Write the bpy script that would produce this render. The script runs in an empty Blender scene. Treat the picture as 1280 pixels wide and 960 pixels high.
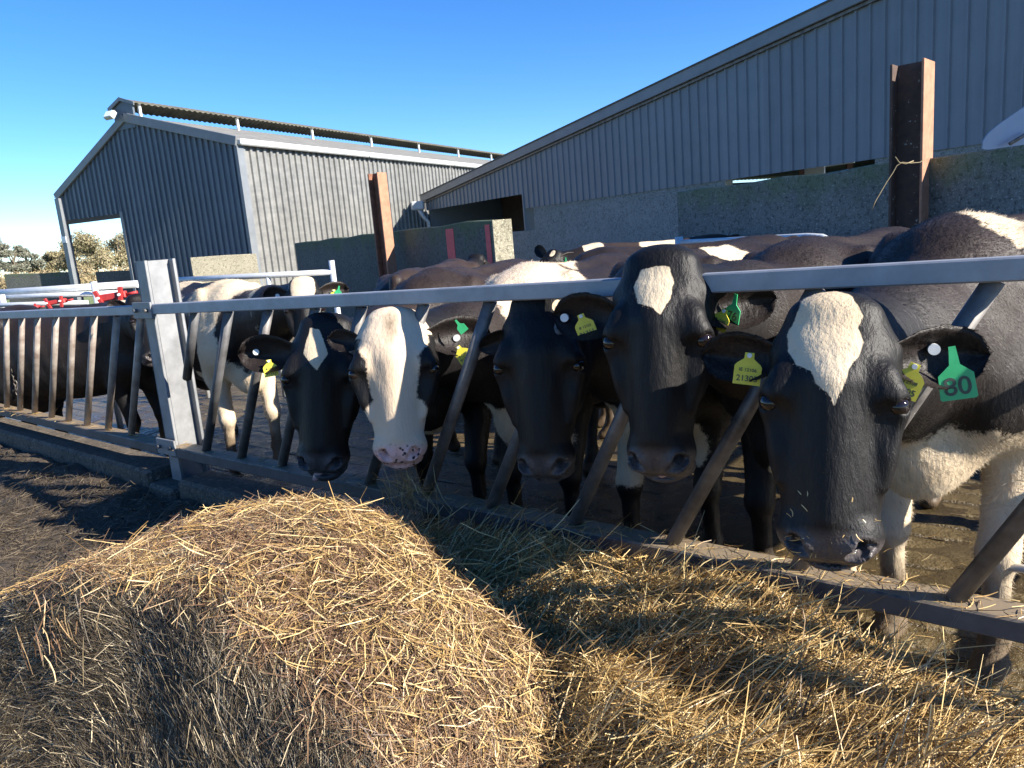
import bpy, bmesh, math, random
import numpy as np
from mathutils import Vector, Matrix
import openvdb
random.seed(7)
RNG = np.random.default_rng(11)
SC = bpy.context.scene
COL = SC.collection
RAD = math.radians

# ------------------------------------------------------------------ camera, sky, sun
FPX, PITCH, ROLL = 950.0, RAD(10.9), RAD(4.8)
CAM = np.array([0, 0, 1.55])
FW = np.array([0, math.cos(PITCH), -math.sin(PITCH)])
R0 = np.array([1.0, 0, 0]); U0 = np.array([0, math.sin(PITCH), math.cos(PITCH)])
RT = math.cos(ROLL) * R0 - math.sin(ROLL) * U0
UP = math.sin(ROLL) * R0 + math.cos(ROLL) * U0
cd = bpy.data.cameras.new('camera')
cd.sensor_width = 36; cd.lens = FPX / 1280 * 36; cd.clip_end = 2000; cd.clip_start = 0.02
co = bpy.data.objects.new('camera', cd); COL.objects.link(co)
M = Matrix.Identity(4)
for i in range(3):
    M[i][0] = RT[i]; M[i][1] = UP[i]; M[i][2] = -FW[i]; M[i][3] = CAM[i]
co.matrix_world = M
SC.camera = co

SUN_AZ, SUN_EL = RAD(116.5), RAD(29)      # azimuth clockwise from the view direction (+Y)
W = bpy.data.worlds.new('World'); SC.world = W; W.use_nodes = True
nt = W.node_tree
sky = nt.nodes.new('ShaderNodeTexSky'); sky.sky_type = 'NISHITA'; sky.sun_disc = False
sky.sun_elevation = SUN_EL; sky.sun_rotation = SUN_AZ
sky.air_density = 1.0; sky.dust_density = 0.0; sky.ozone_density = 4.0; sky.altitude = 2200
bg = nt.nodes['Background']; bg.inputs[1].default_value = 0.086
hs = nt.nodes.new('ShaderNodeHueSaturation'); hs.inputs['Saturation'].default_value = 1.24; hs.inputs['Hue'].default_value = 0.507
nt.links.new(sky.outputs[0], hs.inputs['Color']); nt.links.new(hs.outputs[0], bg.inputs[0])
sd = bpy.data.lights.new('sun', 'SUN'); sd.energy = 5.0; sd.angle = RAD(0.5); sd.color = (1, 0.93, 0.82)
so = bpy.data.objects.new('sun', sd); COL.objects.link(so)
SDIR = Vector((math.sin(SUN_AZ) * math.cos(SUN_EL), math.cos(SUN_AZ) * math.cos(SUN_EL), math.sin(SUN_EL)))
so.rotation_euler = SDIR.to_track_quat('Z', 'Y').to_euler(); so.location = (30, 10, 30)
SC.view_settings.view_transform = 'Standard'; SC.view_settings.look = 'None'
SC.view_settings.gamma = 1; SC.view_settings.exposure = 1.5
SC.render.engine = 'CYCLES'
SC.cycles.max_bounces = 6; SC.cycles.diffuse_bounces = 3; SC.cycles.transparent_max_bounces = 6
SC.cycles.use_denoising = True

# ------------------------------------------------------------------ picking helpers (photo pixel -> point at a known depth)
def ray(x, y):
    d = FW + RT * (x - 640) / FPX + UP * (480 - y) / FPX
    return d / np.linalg.norm(d)
def at_z(x, y, z):
    d = ray(x, y); return CAM + d * (z - CAM[2]) / d[2]
def at_Y(x, y, Y):
    d = ray(x, y); return CAM + d * Y / d[1]
def at_pl(x, y, p, n):
    d = ray(x, y); return CAM + d * np.dot(np.asarray(p) - CAM, n) / np.dot(d, n)

# ------------------------------------------------------------------ materials
def mat(name):
    m = bpy.data.materials.new(name); m.use_nodes = True
    t = m.node_tree; return m, t, t.nodes['Principled BSDF']
def N(t, kind, **kw):
    n = t.nodes.new(kind)
    for k, v in kw.items():
        if k in n.inputs: n.inputs[k].default_value = v
        else: setattr(n, k, v)
    return n
def noise(t, scale, detail=4, rough=.55, coord='Object', stretch=None, dist=0.0):
    tc = N(t, 'ShaderNodeTexCoord'); mp = N(t, 'ShaderNodeMapping')
    t.links.new(tc.outputs[coord], mp.inputs[0])
    if stretch: mp.inputs['Scale'].default_value = stretch
    n = N(t, 'ShaderNodeTexNoise'); n.inputs['Scale'].default_value = scale
    n.inputs['Detail'].default_value = detail; n.inputs['Roughness'].default_value = rough
    n.inputs['Distortion'].default_value = dist
    t.links.new(mp.outputs[0], n.inputs['Vector']); return n
def ramp(t, src, stops):
    r = N(t, 'ShaderNodeValToRGB'); e = r.color_ramp.elements
    while len(e) < len(stops): e.new(0.5)
    for el, (p, c) in zip(e, stops):
        el.position = p; el.color = (*c, 1) if len(c) == 3 else c
    t.links.new(src, r.inputs[0]); return r
def mixc(t, fac, a, b, mode='MIX'):
    m = N(t, 'ShaderNodeMix', data_type='RGBA', blend_type=mode)
    for sock, v in ((m.inputs[0], fac), (m.inputs[6], a), (m.inputs[7], b)):
        if hasattr(v, 'is_output'): t.links.new(v, sock)
        elif isinstance(v, (int, float)): sock.default_value = v
        else: sock.default_value = (*v, 1)
    return m.outputs[2]
def mth(t, op, a, b=None, c=None):
    m = N(t, 'ShaderNodeMath', operation=op)
    for i, v in enumerate((a, b, c)):
        if v is None: continue
        if hasattr(v, 'is_output'): t.links.new(v, m.inputs[i])
        else: m.inputs[i].default_value = v
    return m.outputs[0]
def bump(t, b, h, strength=.4, dist=.01):
    n = N(t, 'ShaderNodeBump'); n.inputs['Strength'].default_value = strength; n.inputs['Distance'].default_value = dist
    t.links.new(h, n.inputs['Height']); t.links.new(n.outputs[0], b.inputs['Normal']); return n
def attr(t, name):
    a = N(t, 'ShaderNodeAttribute'); a.attribute_name = name; return a.outputs['Fac']

def weathered(name, c1, c2, scale=6, rough=.6, metal=0.0, bmp=.25, bdist=.004, speck=None, stretch=None, rough2=None, fine=60, vary=0):
    m, t, b = mat(name)
    n1 = noise(t, scale, 6, .65, stretch=stretch); r = ramp(t, n1.outputs[0], [(.3, c1), (.7, c2)])
    out = r.outputs[0]
    n2 = noise(t, fine, 4, .7)
    if speck:
        s = ramp(t, n2.outputs[0], [(speck[1], (0, 0, 0)), (speck[1] + .04, (1, 1, 1))])
        out = mixc(t, s.outputs[0], out, speck[0])
    if vary:
        oi = N(t, 'ShaderNodeObjectInfo'); st = noise(t, 2.2, 6, .7, stretch=(4, 4, .22))
        k_ = mth(t, 'MULTIPLY', mth(t, 'ADD', 1 - vary, mth(t, 'MULTIPLY', oi.outputs['Random'], 2 * vary)), mth(t, 'ADD', .78, mth(t, 'MULTIPLY', st.outputs[0], .44)))
        vs = N(t, 'ShaderNodeVectorMath', operation='SCALE'); t.links.new(out, vs.inputs[0]); t.links.new(k_, vs.inputs['Scale']); out = vs.outputs[0]
    t.links.new(out, b.inputs['Base Color'])
    b.inputs['Metallic'].default_value = metal
    if rough2 is None: b.inputs['Roughness'].default_value = rough
    else:
        rr = N(t, 'ShaderNodeMapRange'); rr.inputs[3].default_value = rough; rr.inputs[4].default_value = rough2
        t.links.new(n1.outputs[0], rr.inputs[0]); t.links.new(rr.outputs[0], b.inputs['Roughness'])
    bump(t, b, n2.outputs[0], bmp, bdist)
    return m

MAT = {}
MAT['galv'] = weathered('galvanised_steel', (.15, .155, .16), (.27, .275, .285), 7, .45, .3, .1, .001, rough2=.6)
MAT['galv_dirty'] = weathered('dirty_galvanised_steel', (.055, .052, .05), (.155, .155, .16), 7, .42, .35, .2, .002, rough2=.75)
m, t, b = mat('mucky_bottom_rail'); MAT['mucky'] = m
n1 = noise(t, 8, 6, .7); ge = N(t, 'ShaderNodeNewGeometry'); sx = N(t, 'ShaderNodeSeparateXYZ'); t.links.new(ge.outputs['Normal'], sx.inputs[0])
fu = ramp(t, mth(t, 'ADD', sx.outputs[2], mth(t, 'MULTIPLY', mth(t, 'SUBTRACT', n1.outputs[0], .5), 1.2)), [(.55, (0, 0, 0)), (.8, (1, 1, 1))]).outputs[0]
t.links.new(mixc(t, fu, ramp(t, n1.outputs[0], [(.3, (.03, .032, .036)), (.7, (.085, .088, .095))]).outputs[0], (.20, .155, .105)), b.inputs['Base Color'])
b.inputs['Roughness'].default_value = .55; bump(t, b, n1.outputs[0], .3, .004)
MAT['rail'] = weathered('dull_galvanised_rail', (.22, .235, .265), (.34, .36, .395), 9, .42, .4, .1, .001, rough2=.6)
MAT['bar'] = weathered('worn_dark_tube', (.055, .050, .047), (.22, .205, .195), 10, .4, .35, .2, .001, rough2=.6)
MAT['bar_rust'] = weathered('brown_stained_tube', (.17, .125, .10), (.40, .35, .30), 10, .45, .25, .2, .001, rough2=.7)
MAT['rust'] = weathered('rusty_steel', (.10, .042, .027), (.27, .115, .065), 12, .8, 0, .5, .003, speck=((.5, .5, .46), .73), fine=25)
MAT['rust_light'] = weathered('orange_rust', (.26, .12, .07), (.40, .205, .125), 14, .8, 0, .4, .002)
MAT['rust_dark'] = weathered('dark_rusty_steel', (.05, .032, .026), (.115, .065, .046), 9, .8, 0, .5, .003, speck=((.40, .43, .39), .655), fine=18)
MAT['slate'] = weathered('slate_blue_cladding', (.128, .155, .188), (.168, .196, .228), 1.5, .42, 0, .05, .001, speck=((.3, .33, .35), .765), fine=9, rough2=.55, vary=.07)
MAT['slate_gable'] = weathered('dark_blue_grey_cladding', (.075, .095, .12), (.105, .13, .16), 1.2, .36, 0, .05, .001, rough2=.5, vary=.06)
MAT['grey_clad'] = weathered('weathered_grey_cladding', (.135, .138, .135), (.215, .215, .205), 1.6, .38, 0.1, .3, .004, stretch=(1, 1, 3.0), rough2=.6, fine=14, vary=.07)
MAT['trim'] = weathered('grey_flashing', (.13, .145, .16), (.18, .195, .21), 3, .42, 0, .05, .001)
MAT['gutter'] = weathered('pale_grey_gutter', (.40, .42, .42), (.52, .54, .53), 3, .4, 0, .05, .001)
MAT['roofsheet'] = weathered('grey_fibre_cement_roof', (.15, .15, .145), (.23, .225, .21), 2, .8, 0, .4, .004, speck=((.25, .25, .12), .66), fine=10)
MAT['canopy'] = weathered('lichen_roof_canopy', (.075, .072, .06), (.16, .15, .115), 3, .85, 0, .4, .004)
MAT['white'] = weathered('white_paint', (.70, .71, .72), (.8, .8, .8), 8, .5, 0, .1, .001)
MAT['tube'] = weathered('pale_galvanised_tube', (.50, .52, .54), (.66, .68, .69), 12, .4, .35, .1, .001)
MAT['paint'] = weathered('red_marker_paint', (.45, .04, .055), (.62, .07, .085), 14, .6, 0, .15, .002)
MAT['red'] = weathered('red_paint', (.30, .02, .022), (.40, .04, .035), 14, .5, 0, .15, .002)
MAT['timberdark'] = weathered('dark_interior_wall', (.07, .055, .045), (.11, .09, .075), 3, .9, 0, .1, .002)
MAT['glass_light'] = weathered('clear_rooflight', (.6, .68, .75), (.7, .76, .8), 3, .3, 0, .02, .001)
MAT['blue_sheet'] = weathered('pale_blue_painted_sheet', (.21, .27, .38), (.26, .32, .43), 2, .35, 0, .05, .001)
MAT['yellow'] = weathered('yellow_tag_plastic', (.60, .53, .04), (.70, .62, .07), 25, .45, 0, .05, .001)
MAT['green'] = weathered('green_tag_plastic', (.03, .36, .13), (.05, .45, .18), 25, .4, 0, .05, .001)
MAT['ink'] = weathered('dark_print', (.035, .05, .04), (.06, .075, .06), 30, .6, 0, .02, .001)
MAT['button'] = weathered('pale_button_plastic', (.6, .62, .62), (.72, .73, .72), 40, .4, 0, .05, .001)
MAT['eye'] = weathered('dark_eye', (.008, .006, .006), (.014, .009, .008), 40, .06, 0, 0, .001)
MAT['chain'] = weathered('dark_chain', (.08, .07, .06), (.15, .13, .11), 30, .5, .5, .1, .001)
MAT['twine'] = weathered('old_twine', (.20, .155, .085), (.30, .24, .14), 30, .9, 0, .2, .001)
MAT['tongue'] = weathered('wet_pink_tongue', (.40, .24, .22), (.52, .33, .30), 30, .3, 0, .2, .001)
MAT['bark'] = weathered('grey_bark', (.10, .085, .06), (.17, .14, .1), 3, .9, 0, .4, .02)
MAT['hoof'] = weathered('dark_hoof', (.05, .04, .03), (.1, .08, .06), 20, .5, 0, .3, .002)

def concrete(name, c1, c2, moss=0.0, top=1.9):
    m, t, b = mat(name)
    n1 = noise(t, 1.8, 8, .7); n2 = noise(t, 45, 6, .75); n3 = noise(t, 120, 2, .6)
    base = ramp(t, n1.outputs[0], [(.3, c1), (.72, c2)]).outputs[0]
    nb_ = noise(t, 22, 4, .8); base = mixc(t, ramp(t, nb_.outputs[0], [(.36, (1, 1, 1)), (.5, (0, 0, 0))]).outputs[0], base, tuple(v * .45 for v in c1))
    base = mixc(t, ramp(t, n2.outputs[0], [(.56, (0, 0, 0)), (.66, (1, 1, 1))]).outputs[0], base, tuple(min(1, v * 2.1) for v in c2))
    base = mixc(t, ramp(t, n3.outputs[0], [(.33, (1, 1, 1)), (.42, (0, 0, 0))]).outputs[0], base, tuple(v * .35 for v in c1))
    if moss:
        tc = N(t, 'ShaderNodeTexCoord'); sp = N(t, 'ShaderNodeSeparateXYZ'); t.links.new(tc.outputs['Object'], sp.inputs[0])
        n4 = noise(t, 3.0, 6, .7)
        h = mth(t, 'MULTIPLY', mth(t, 'SUBTRACT', sp.outputs[2], top - .62), 1.5)
        f = mth(t, 'ADD', h, mth(t, 'MULTIPLY', mth(t, 'SUBTRACT', n4.outputs[0], .52), 2.6))
        f = ramp(t, f, [(.45, (0, 0, 0)), (1.0, (1, 1, 1))]).outputs[0]
        base = mixc(t, mth(t, 'MULTIPLY', f, moss), base, (.075, .13, .02))
    t.links.new(base, b.inputs['Base Color']); b.inputs['Roughness'].default_value = .85
    bump(t, b, n2.outputs[0], .6, .006); return m
MAT['conc_moss'] = concrete('mossy_concrete', (.10, .112, .108), (.21, .22, .205), .42, 1.9)
MAT['conc_dark'] = concrete('dark_stained_concrete', (.055, .06, .058), (.12, .125, .115), .4, 1.75)
MAT['conc_grey'] = concrete('grey_rendered_concrete', (.19, .205, .205), (.29, .30, .295), .12, 2.3)
MAT['conc_tan'] = concrete('tan_concrete', (.20, .185, .13), (.30, .275, .205))
MAT['conc_kerb'] = concrete('muddy_kerb_concrete', (.055, .043, .032), (.135, .108, .08))

# wet slatted yard floor
m, t, b = mat('wet_mucky_concrete'); MAT['wet'] = m
n1 = noise(t, 2.2, 6, .65); n2 = noise(t, 30, 5, .7)
t.links.new(ramp(t, n1.outputs[0], [(.3, (.05, .036, .018)), (.55, (.13, .095, .045)), (.75, (.2, .155, .085))]).outputs[0], b.inputs['Base Color'])
t.links.new(ramp(t, n1.outputs[0], [(.35, (.12,) * 3), (.7, (.55,) * 3)]).outputs[0], b.inputs['Roughness'])
bump(t, b, n2.outputs[0], .9, .02)
m, t, b = mat('wet_slurry'); MAT['muck'] = m
n1 = noise(t, 3, 6, .65); n2 = noise(t, 40, 5, .7)
t.links.new(ramp(t, n1.outputs[0], [(.3, (.035, .025, .012)), (.6, (.085, .062, .03)), (.8, (.14, .105, .055))]).outputs[0], b.inputs['Base Color'])
t.links.new(ramp(t, n1.outputs[0], [(.3, (.10,) * 3), (.75, (.5,) * 3)]).outputs[0], b.inputs['Roughness'])
bump(t, b, n2.outputs[0], .8, .012)
m, t, b = mat('trodden_feed_floor'); MAT['feed'] = m
n1 = noise(t, 3.2, 9, .78); n2 = noise(t, 60, 6, .75)
t.links.new(ramp(t, n1.outputs[0], [(.3, (.032, .023, .015)), (.55, (.070, .05, .031)), (.75, (.115, .085, .052))]).outputs[0], b.inputs['Base Color'])
b.inputs['Roughness'].default_value = .9; bump(t, b, n2.outputs[0], .9, .02)
m, t, b = mat('pasture'); MAT['field'] = m
n1 = noise(t, .05, 6, .6); n2 = noise(t, 3, 6, .7)
t.links.new(ramp(t, n1.outputs[0], [(.35, (.10, .15, .04)), (.65, (.17, .2, .07))]).outputs[0], b.inputs['Base Color'])
b.inputs['Roughness'].default_value = .9; bump(t, b, n2.outputs[0], .8, .05)

def foliage(name, stops):
    m, t, b = mat(name)
    r = ramp(t, attr(t, 'rnd'), stops)
    t.links.new(r.outputs[0], b.inputs['Base Color']); b.inputs['Roughness'].default_value = .7
    return m
MAT['leaf_olive'] = foliage('olive_twiggy_foliage', [(0, (.13, .12, .06)), (.5, (.24, .205, .11)), (1, (.36, .30, .18))])
MAT['leaf_pine'] = foliage('grey_green_pine_foliage', [(0, (.10, .11, .08)), (.6, (.18, .18, .13)), (1, (.28, .26, .2))])
MAT['leaf_brown'] = foliage('brown_scrub', [(0, (.2, .155, .085)), (.5, (.31, .24, .13)), (1, (.4, .32, .19))])
def strawmat(name, stops, rough=.55):
    m, t, b = mat(name)
    r = ramp(t, attr(t, 'rnd'), stops); t.links.new(r.outputs[0], b.inputs['Base Color'])
    b.inputs['Roughness'].default_value = rough
    b.inputs['Specular IOR Level'].default_value = .4
    return m
GOLD = [(0, (.05, .028, .012)), (.2, (.14, .085, .032)), (.45, (.31, .19, .068)), (.75, (.52, .36, .145)), (1, (.66, .54, .30))]
BROWN = [(0, (.035, .018, .011)), (.3, (.13, .072, .04)), (.55, (.25, .15, .078)), (.8, (.42, .29, .15)), (1, (.68, .55, .33))]
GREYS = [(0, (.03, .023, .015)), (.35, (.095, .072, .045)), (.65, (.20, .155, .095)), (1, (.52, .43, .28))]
MAT['straw_gold'] = strawmat('golden_straw', GOLD, .42)
MAT['straw_brown'] = strawmat('brown_bale_straw', BROWN, .5)
MAT['straw_grey'] = strawmat('shaded_weathered_straw', GREYS, .55)  # weathered straw, darkened so the bale end's shade is in its colour
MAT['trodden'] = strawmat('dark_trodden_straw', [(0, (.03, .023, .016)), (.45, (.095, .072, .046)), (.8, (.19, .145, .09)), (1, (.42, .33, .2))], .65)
MAT['bale_core'] = weathered('packed_straw', (.05, .033, .022), (.13, .088, .052), 14, .9, 0, 1.0, .02, fine=70)

def coat_material(name, white=(.58, .48, .345), pink=(.52, .30, .27), spotted=False):
    m, t, b = mat(name)
    coat = attr(t, 'coat'); nose = attr(t, 'nose'); dirt = attr(t, 'dirt'); brown = attr(t, 'brown'); rnd = attr(t, 'rnd')
    n_edge = noise(t, 11, 8, .78); n_fine = noise(t, 90, 3, .6); n_big = noise(t, 3.5, 5, .6)
    e = mth(t, 'ADD', coat, mth(t, 'MULTIPLY', mth(t, 'SUBTRACT', n_edge.outputs[0], .5), .95))
    f = ramp(t, mth(t, 'ADD', e, .5), [(.44, (0, 0, 0)), (.56, (1, 1, 1))]).outputs[0]
    blk = mixc(t, mth(t, 'MULTIPLY', brown, ramp(t, n_big.outputs[0], [(.25, (.4,) * 3), (.75, (1,) * 3)]).outputs[0]), (.0040, .0038, .0044), (.036, .0235, .018))
    wht = mixc(t, ramp(t, n_big.outputs[0], [(.4, (0, 0, 0)), (.8, (.6,) * 3)]).outputs[0], white, tuple(v * w for v, w in zip(white, (.80, .68, .52))))
    c = mixc(t, f, blk, wht)
    vm = N(t, 'ShaderNodeVectorMath', operation='SCALE'); t.links.new(c, vm.inputs[0]); t.links.new(mth(t, 'ADD', .75, mth(t, 'MULTIPLY', rnd, .5)), vm.inputs['Scale']); c = vm.outputs[0]
    dn = noise(t, 9, 6, .7)
    dm = ramp(t, mth(t, 'ADD', dirt, mth(t, 'MULTIPLY', mth(t, 'SUBTRACT', dn.outputs[0], .5), .9)), [(.3, (0, 0, 0)), (.8, (1, 1, 1))]).outputs[0]
    c = mixc(t, mth(t, 'MULTIPLY', dm, .9), c, (.085, .058, .034))
    if spotted:
        tc = N(t, 'ShaderNodeTexCoord'); v = N(t, 'ShaderNodeTexVoronoi'); v.inputs['Scale'].default_value = 48; t.links.new(tc.outputs['Object'], v.inputs['Vector'])
        sp = ramp(t, mth(t, 'SUBTRACT', v.outputs['Distance'], mth(t, 'MULTIPLY', n_edge.outputs[0], .32)), [(.10, (1, 1, 1)), (.16, (0, 0, 0))]).outputs[0]
        ns = mixc(t, sp, pink, (.02, .016, .016))
    else: ns = mixc(t, n_fine.outputs[0], (.04, .036, .039), (.105, .09, .086))
    c = mixc(t, nose, c, ns)
    t.links.new(c, b.inputs['Base Color'])
    ro = mth(t, 'SUBTRACT', mth(t, 'ADD', .54, mth(t, 'MULTIPLY', f, .28)), mth(t, 'MULTIPLY', nose, .22))
    t.links.new(ro, b.inputs['Roughness'])
    b.inputs['Specular IOR Level'].default_value = .27
    hair = noise(t, 55, 4, .65, stretch=(1, 1, .28))
    tc2 = N(t, 'ShaderNodeTexCoord'); vo = N(t, 'ShaderNodeTexVoronoi'); vo.inputs['Scale'].default_value = 150; t.links.new(tc2.outputs['Object'], vo.inputs['Vector'])
    hgt = N(t, 'ShaderNodeMix', data_type='FLOAT'); t.links.new(nose, hgt.inputs[0]); t.links.new(hair.outputs[0], hgt.inputs[2]); t.links.new(mth(t, 'MULTIPLY', vo.outputs['Distance'], .3), hgt.inputs[3])
    bump(t, b, hgt.outputs[0], .6, .007)
    return m
MAT['coat'] = coat_material('black_and_white_coat')
MAT['coat_pink'] = coat_material('white_faced_coat', white=(.56, .455, .345), pink=(.62, .40, .37), spotted=True)

# ------------------------------------------------------------------ mesh helpers
def tag(o, label=None, cat=None, group=None, kind=None):
    if label: o['label'] = label
    if cat: o['category'] = cat
    if group: o['group'] = group
    if kind: o['kind'] = kind
    return o
def empty(name, loc=(0, 0, 0), rz=0, parent=None):
    o = bpy.data.objects.new(name, None); COL.objects.link(o); o.location = loc; o.rotation_euler = (0, 0, rz)
    o.empty_display_size = .1; o.parent = parent; return o
def link(name, me, m, parent=None):
    if m is not None and not me.materials:
        for x in (m if isinstance(m, (list, tuple)) else [m]): me.materials.append(x)
    o = bpy.data.objects.new(name, me); COL.objects.link(o); o.parent = parent; return o
def np_mesh(name, V, F, smooth=True, attrs=None):
    """V (n,3), F (m,k) with k 3 or 4"""
    V = np.ascontiguousarray(V, np.float32); F = np.ascontiguousarray(F, np.int32); k = F.shape[1]
    me = bpy.data.meshes.new(name)
    me.vertices.add(len(V)); me.vertices.foreach_set('co', V.ravel())
    me.loops.add(F.size); me.loops.foreach_set('vertex_index', F.ravel())
    me.polygons.add(len(F)); me.polygons.foreach_set('loop_start', np.arange(0, F.size, k, dtype=np.int32))
    try: me.polygons.foreach_set('loop_total', np.full(len(F), k, np.int32))
    except Exception: pass
    me.polygons.foreach_set('use_smooth', np.full(len(F), smooth, bool))
    me.update(calc_edges=True)
    for nme, arr in (attrs or {}).items():
        a = me.attributes.new(nme, 'FLOAT', 'POINT'); a.data.foreach_set('value', np.ascontiguousarray(arr, np.float32))
    return me
class MB:
    def __init__(s): s.bm = bmesh.new()
    def box(s, lo, hi, M=None, bev=0):
        r = bmesh.ops.create_cube(s.bm, size=1); vs = r['verts']
        for v in vs:
            c = Vector([(lo[i] + hi[i]) / 2 + v.co[i] * (hi[i] - lo[i]) for i in range(3)]); v.co = M @ c if M else c
        if bev:
            es = list({e for v in vs for e in v.link_edges})
            bmesh.ops.bevel(s.bm, geom=es, offset=bev, segments=1, affect='EDGES')
        return s
    def beam(s, a, b, w, h, up=(0, 0, 1), bev=0, roll=0):
        a, b = Vector(a), Vector(b); x = (b - a); L = x.length; x.normalize()
        y = Vector(up).cross(x)
        if y.length < 1e-4: y = Vector((0, 1, 0))
        y.normalize(); z = x.cross(y)
        Mx = Matrix.Translation(a) @ Matrix((x, y, z)).transposed().to_4x4() @ Matrix.Rotation(roll, 4, 'X')
        return s.box((0, -w / 2, -h / 2), (L, w / 2, h / 2), Mx, bev)
    def tube(s, pts, r, seg=10, cap=True):
        pts = [Vector(p) for p in pts]; rings = []
        rs = r if isinstance(r, (list, tuple)) else [r] * len(pts)
        ref = Vector((0.13, 0.31, 0.94))
        for i, p in enumerate(pts):
            d = (pts[min(i + 1, len(pts) - 1)] - pts[max(i - 1, 0)]).normalized()
            u = d.cross(ref); u = (u if u.length > .05 else d.cross(Vector((1, 0, 0)))).normalized(); v = d.cross(u)
            rings.append([s.bm.verts.new(p + (u * math.cos(2 * math.pi * k / seg) + v * math.sin(2 * math.pi * k / seg)) * rs[i]) for k in range(seg)])
        for a, b in zip(rings, rings[1:]):
            for k in range(seg):
                f = s.bm.faces.new((a[k], a[(k + 1) % seg], b[(k + 1) % seg], b[k])); f.smooth = True
        if cap: s.bm.faces.new(rings[0][::-1]); s.bm.faces.new(rings[-1])
        return s
    def poly(s, pts, n, th):
        """flat polygon pts extruded by th along n"""
        n = Vector(n).normalized()
        a = [s.bm.verts.new(Vector(p)) for p in pts]; b = [s.bm.verts.new(Vector(p) + n * th) for p in pts]
        s.bm.faces.new(a[::-1]); s.bm.faces.new(b)
        for i in range(len(a)):
            j = (i + 1) % len(a); s.bm.faces.new((a[i], a[j], b[j], b[i]))
        return s
    def mesh(s, name):
        bmesh.ops.recalc_face_normals(s.bm, faces=s.bm.faces)
        me = bpy.data.meshes.new(name); s.bm.to_mesh(me); s.bm.free(); return me
    def build(s, name, m, parent=None): return link(name, s.mesh(name), m, parent)
def text_mesh(body, size):
    cu = bpy.data.curves.new('print', 'FONT'); cu.body = body; cu.size = size; cu.align_x = 'CENTER'; cu.align_y = 'CENTER'
    cu.extrude = .0006; cu.offset = size * .010
    ob = bpy.data.objects.new('print', cu); COL.objects.link(ob)
    me = bpy.data.meshes.new_from_object(ob.evaluated_get(bpy.context.evaluated_depsgraph_get()))
    bpy.data.objects.remove(ob); bpy.data.curves.remove(cu); return me

def vnoise(P, scale, seed=0, octaves=3):
    """cheap value noise on points (n,2|3) -> -1..1"""
    out = np.zeros(len(P)); amp = 1.0; tot = 0
    for o in range(octaves):
        q = P * scale * (2 ** o) + seed * 17.3 + o * 5.1
        i = np.floor(q).astype(np.int64); f = q - i; f = f * f * (3 - 2 * f)
        D = P.shape[1]; acc = 0
        for c in range(2 ** D):
            w = np.ones(len(P)); h = np.zeros(len(P), np.int64)
            for k in range(D):
                bit = (c >> k) & 1
                w *= f[:, k] if bit else 1 - f[:, k]
                h = h * 374761393 + (i[:, k] + bit) * 668265263
            h = (h ^ (h >> 13)) * 1274126177; h = h ^ (h >> 16)
            acc = acc + w * ((h & 0xffff) / 32767.5 - 1)
        out += acc * amp; tot += amp; amp *= .5
    return out / tot

# ------------------------------------------------------------------ fence frame (rails run from the steel post towards the camera's right)
FA = np.array([-1.856, 3.993, 0]); FD = np.array([.779, -.627, 0]); FD /= np.linalg.norm(FD); FN = np.array([-FD[1], FD[0], 0])
def fp(s, m, z):                       # s along the fence, m towards the camera (feed side), z up
    return FA + FD * s - FN * m + np.array([0, 0, z])
LD = (FA - at_z(0, 509, .6)); LD[2] = 0; LD /= np.linalg.norm(LD); LN = np.array([-LD[1], LD[0], 0])
def lp(s, m, z): return FA + LD * s - LN * m + np.array([0, 0, z])

# ------------------------------------------------------------------ ground
def feed_height(P):
    """height of the trodden straw on the feed passage, points in world xy"""
    q = P - FA[:2]; s = q @ FD[:2]; m = -(q @ FN[:2])
    ridge = np.interp(s, [-6, -1, .6, 1.4, 2.0, 2.5, 3.0, 3.35, 3.65, 4.2, 6], [.36, .36, .35, .40, .47, .52, .555, .52, .42, .36, .33])
    base = .27 + .04 * vnoise(P, 1.1, 3)
    fall = np.clip((m - .12) / .55, 0, 1); fall = fall * fall * (3 - 2 * fall)
    z = ridge * (1 - fall) + base * fall
    right = np.clip((s - 1.9 - .9 * np.clip((m - .35) / .4, 0, 1)) / .7, 0, 1)
    z += right * (.16 * np.exp(-((m - .62 - .05 * np.sin(s * 2.1)) / .2) ** 2) - .07 * np.exp(-((m - .36) / .1) ** 2) + .05 * np.exp(-((m - 1.1) / .3) ** 2))
    z += (.03 + .03 * right) * vnoise(P, 4.5, 5) + .018 * vnoise(P, 13, 8)
    return z, s, m
def grid_mesh(name, u, v, fn, mt, kind='structure'):
    U, Vv = np.meshgrid(u, v, indexing='ij'); P = fn(U.ravel(), Vv.ravel())
    nu, nv = len(u), len(v); I = np.arange(nu * nv).reshape(nu, nv)
    F = np.stack([I[:-1, :-1], I[1:, :-1], I[1:, 1:], I[:-1, 1:]], -1).reshape(-1, 4)
    me = np_mesh(name, P, F)
    o = link(name, me, mt); tag(o, kind=kind); return o
MB().box((-1500, -600, -1.2), (1500, 1500, -.06)).build('field', MAT['field'])['kind'] = 'structure'
yard = MB().box((-14, -6, -.3), (14, 34, -.03)).build('yard_floor', MAT['wet']); tag(yard, kind='structure')
def feed_pts(s, m):
    P = FA[:2] + np.outer(s, FD[:2]) - np.outer(m, FN[:2])
    z, _, _ = feed_height(P); z = np.where(m < .04, z - .30 * np.clip((.04 - m) / .2, 0, 1), z); return np.column_stack([P, z])
feed = grid_mesh('feed_floor', np.arange(-9, 7.01, .06), np.concatenate([np.arange(-.16, 1.6, .045), np.arange(1.6, 7, .3)]), feed_pts, MAT['feed'])
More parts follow.
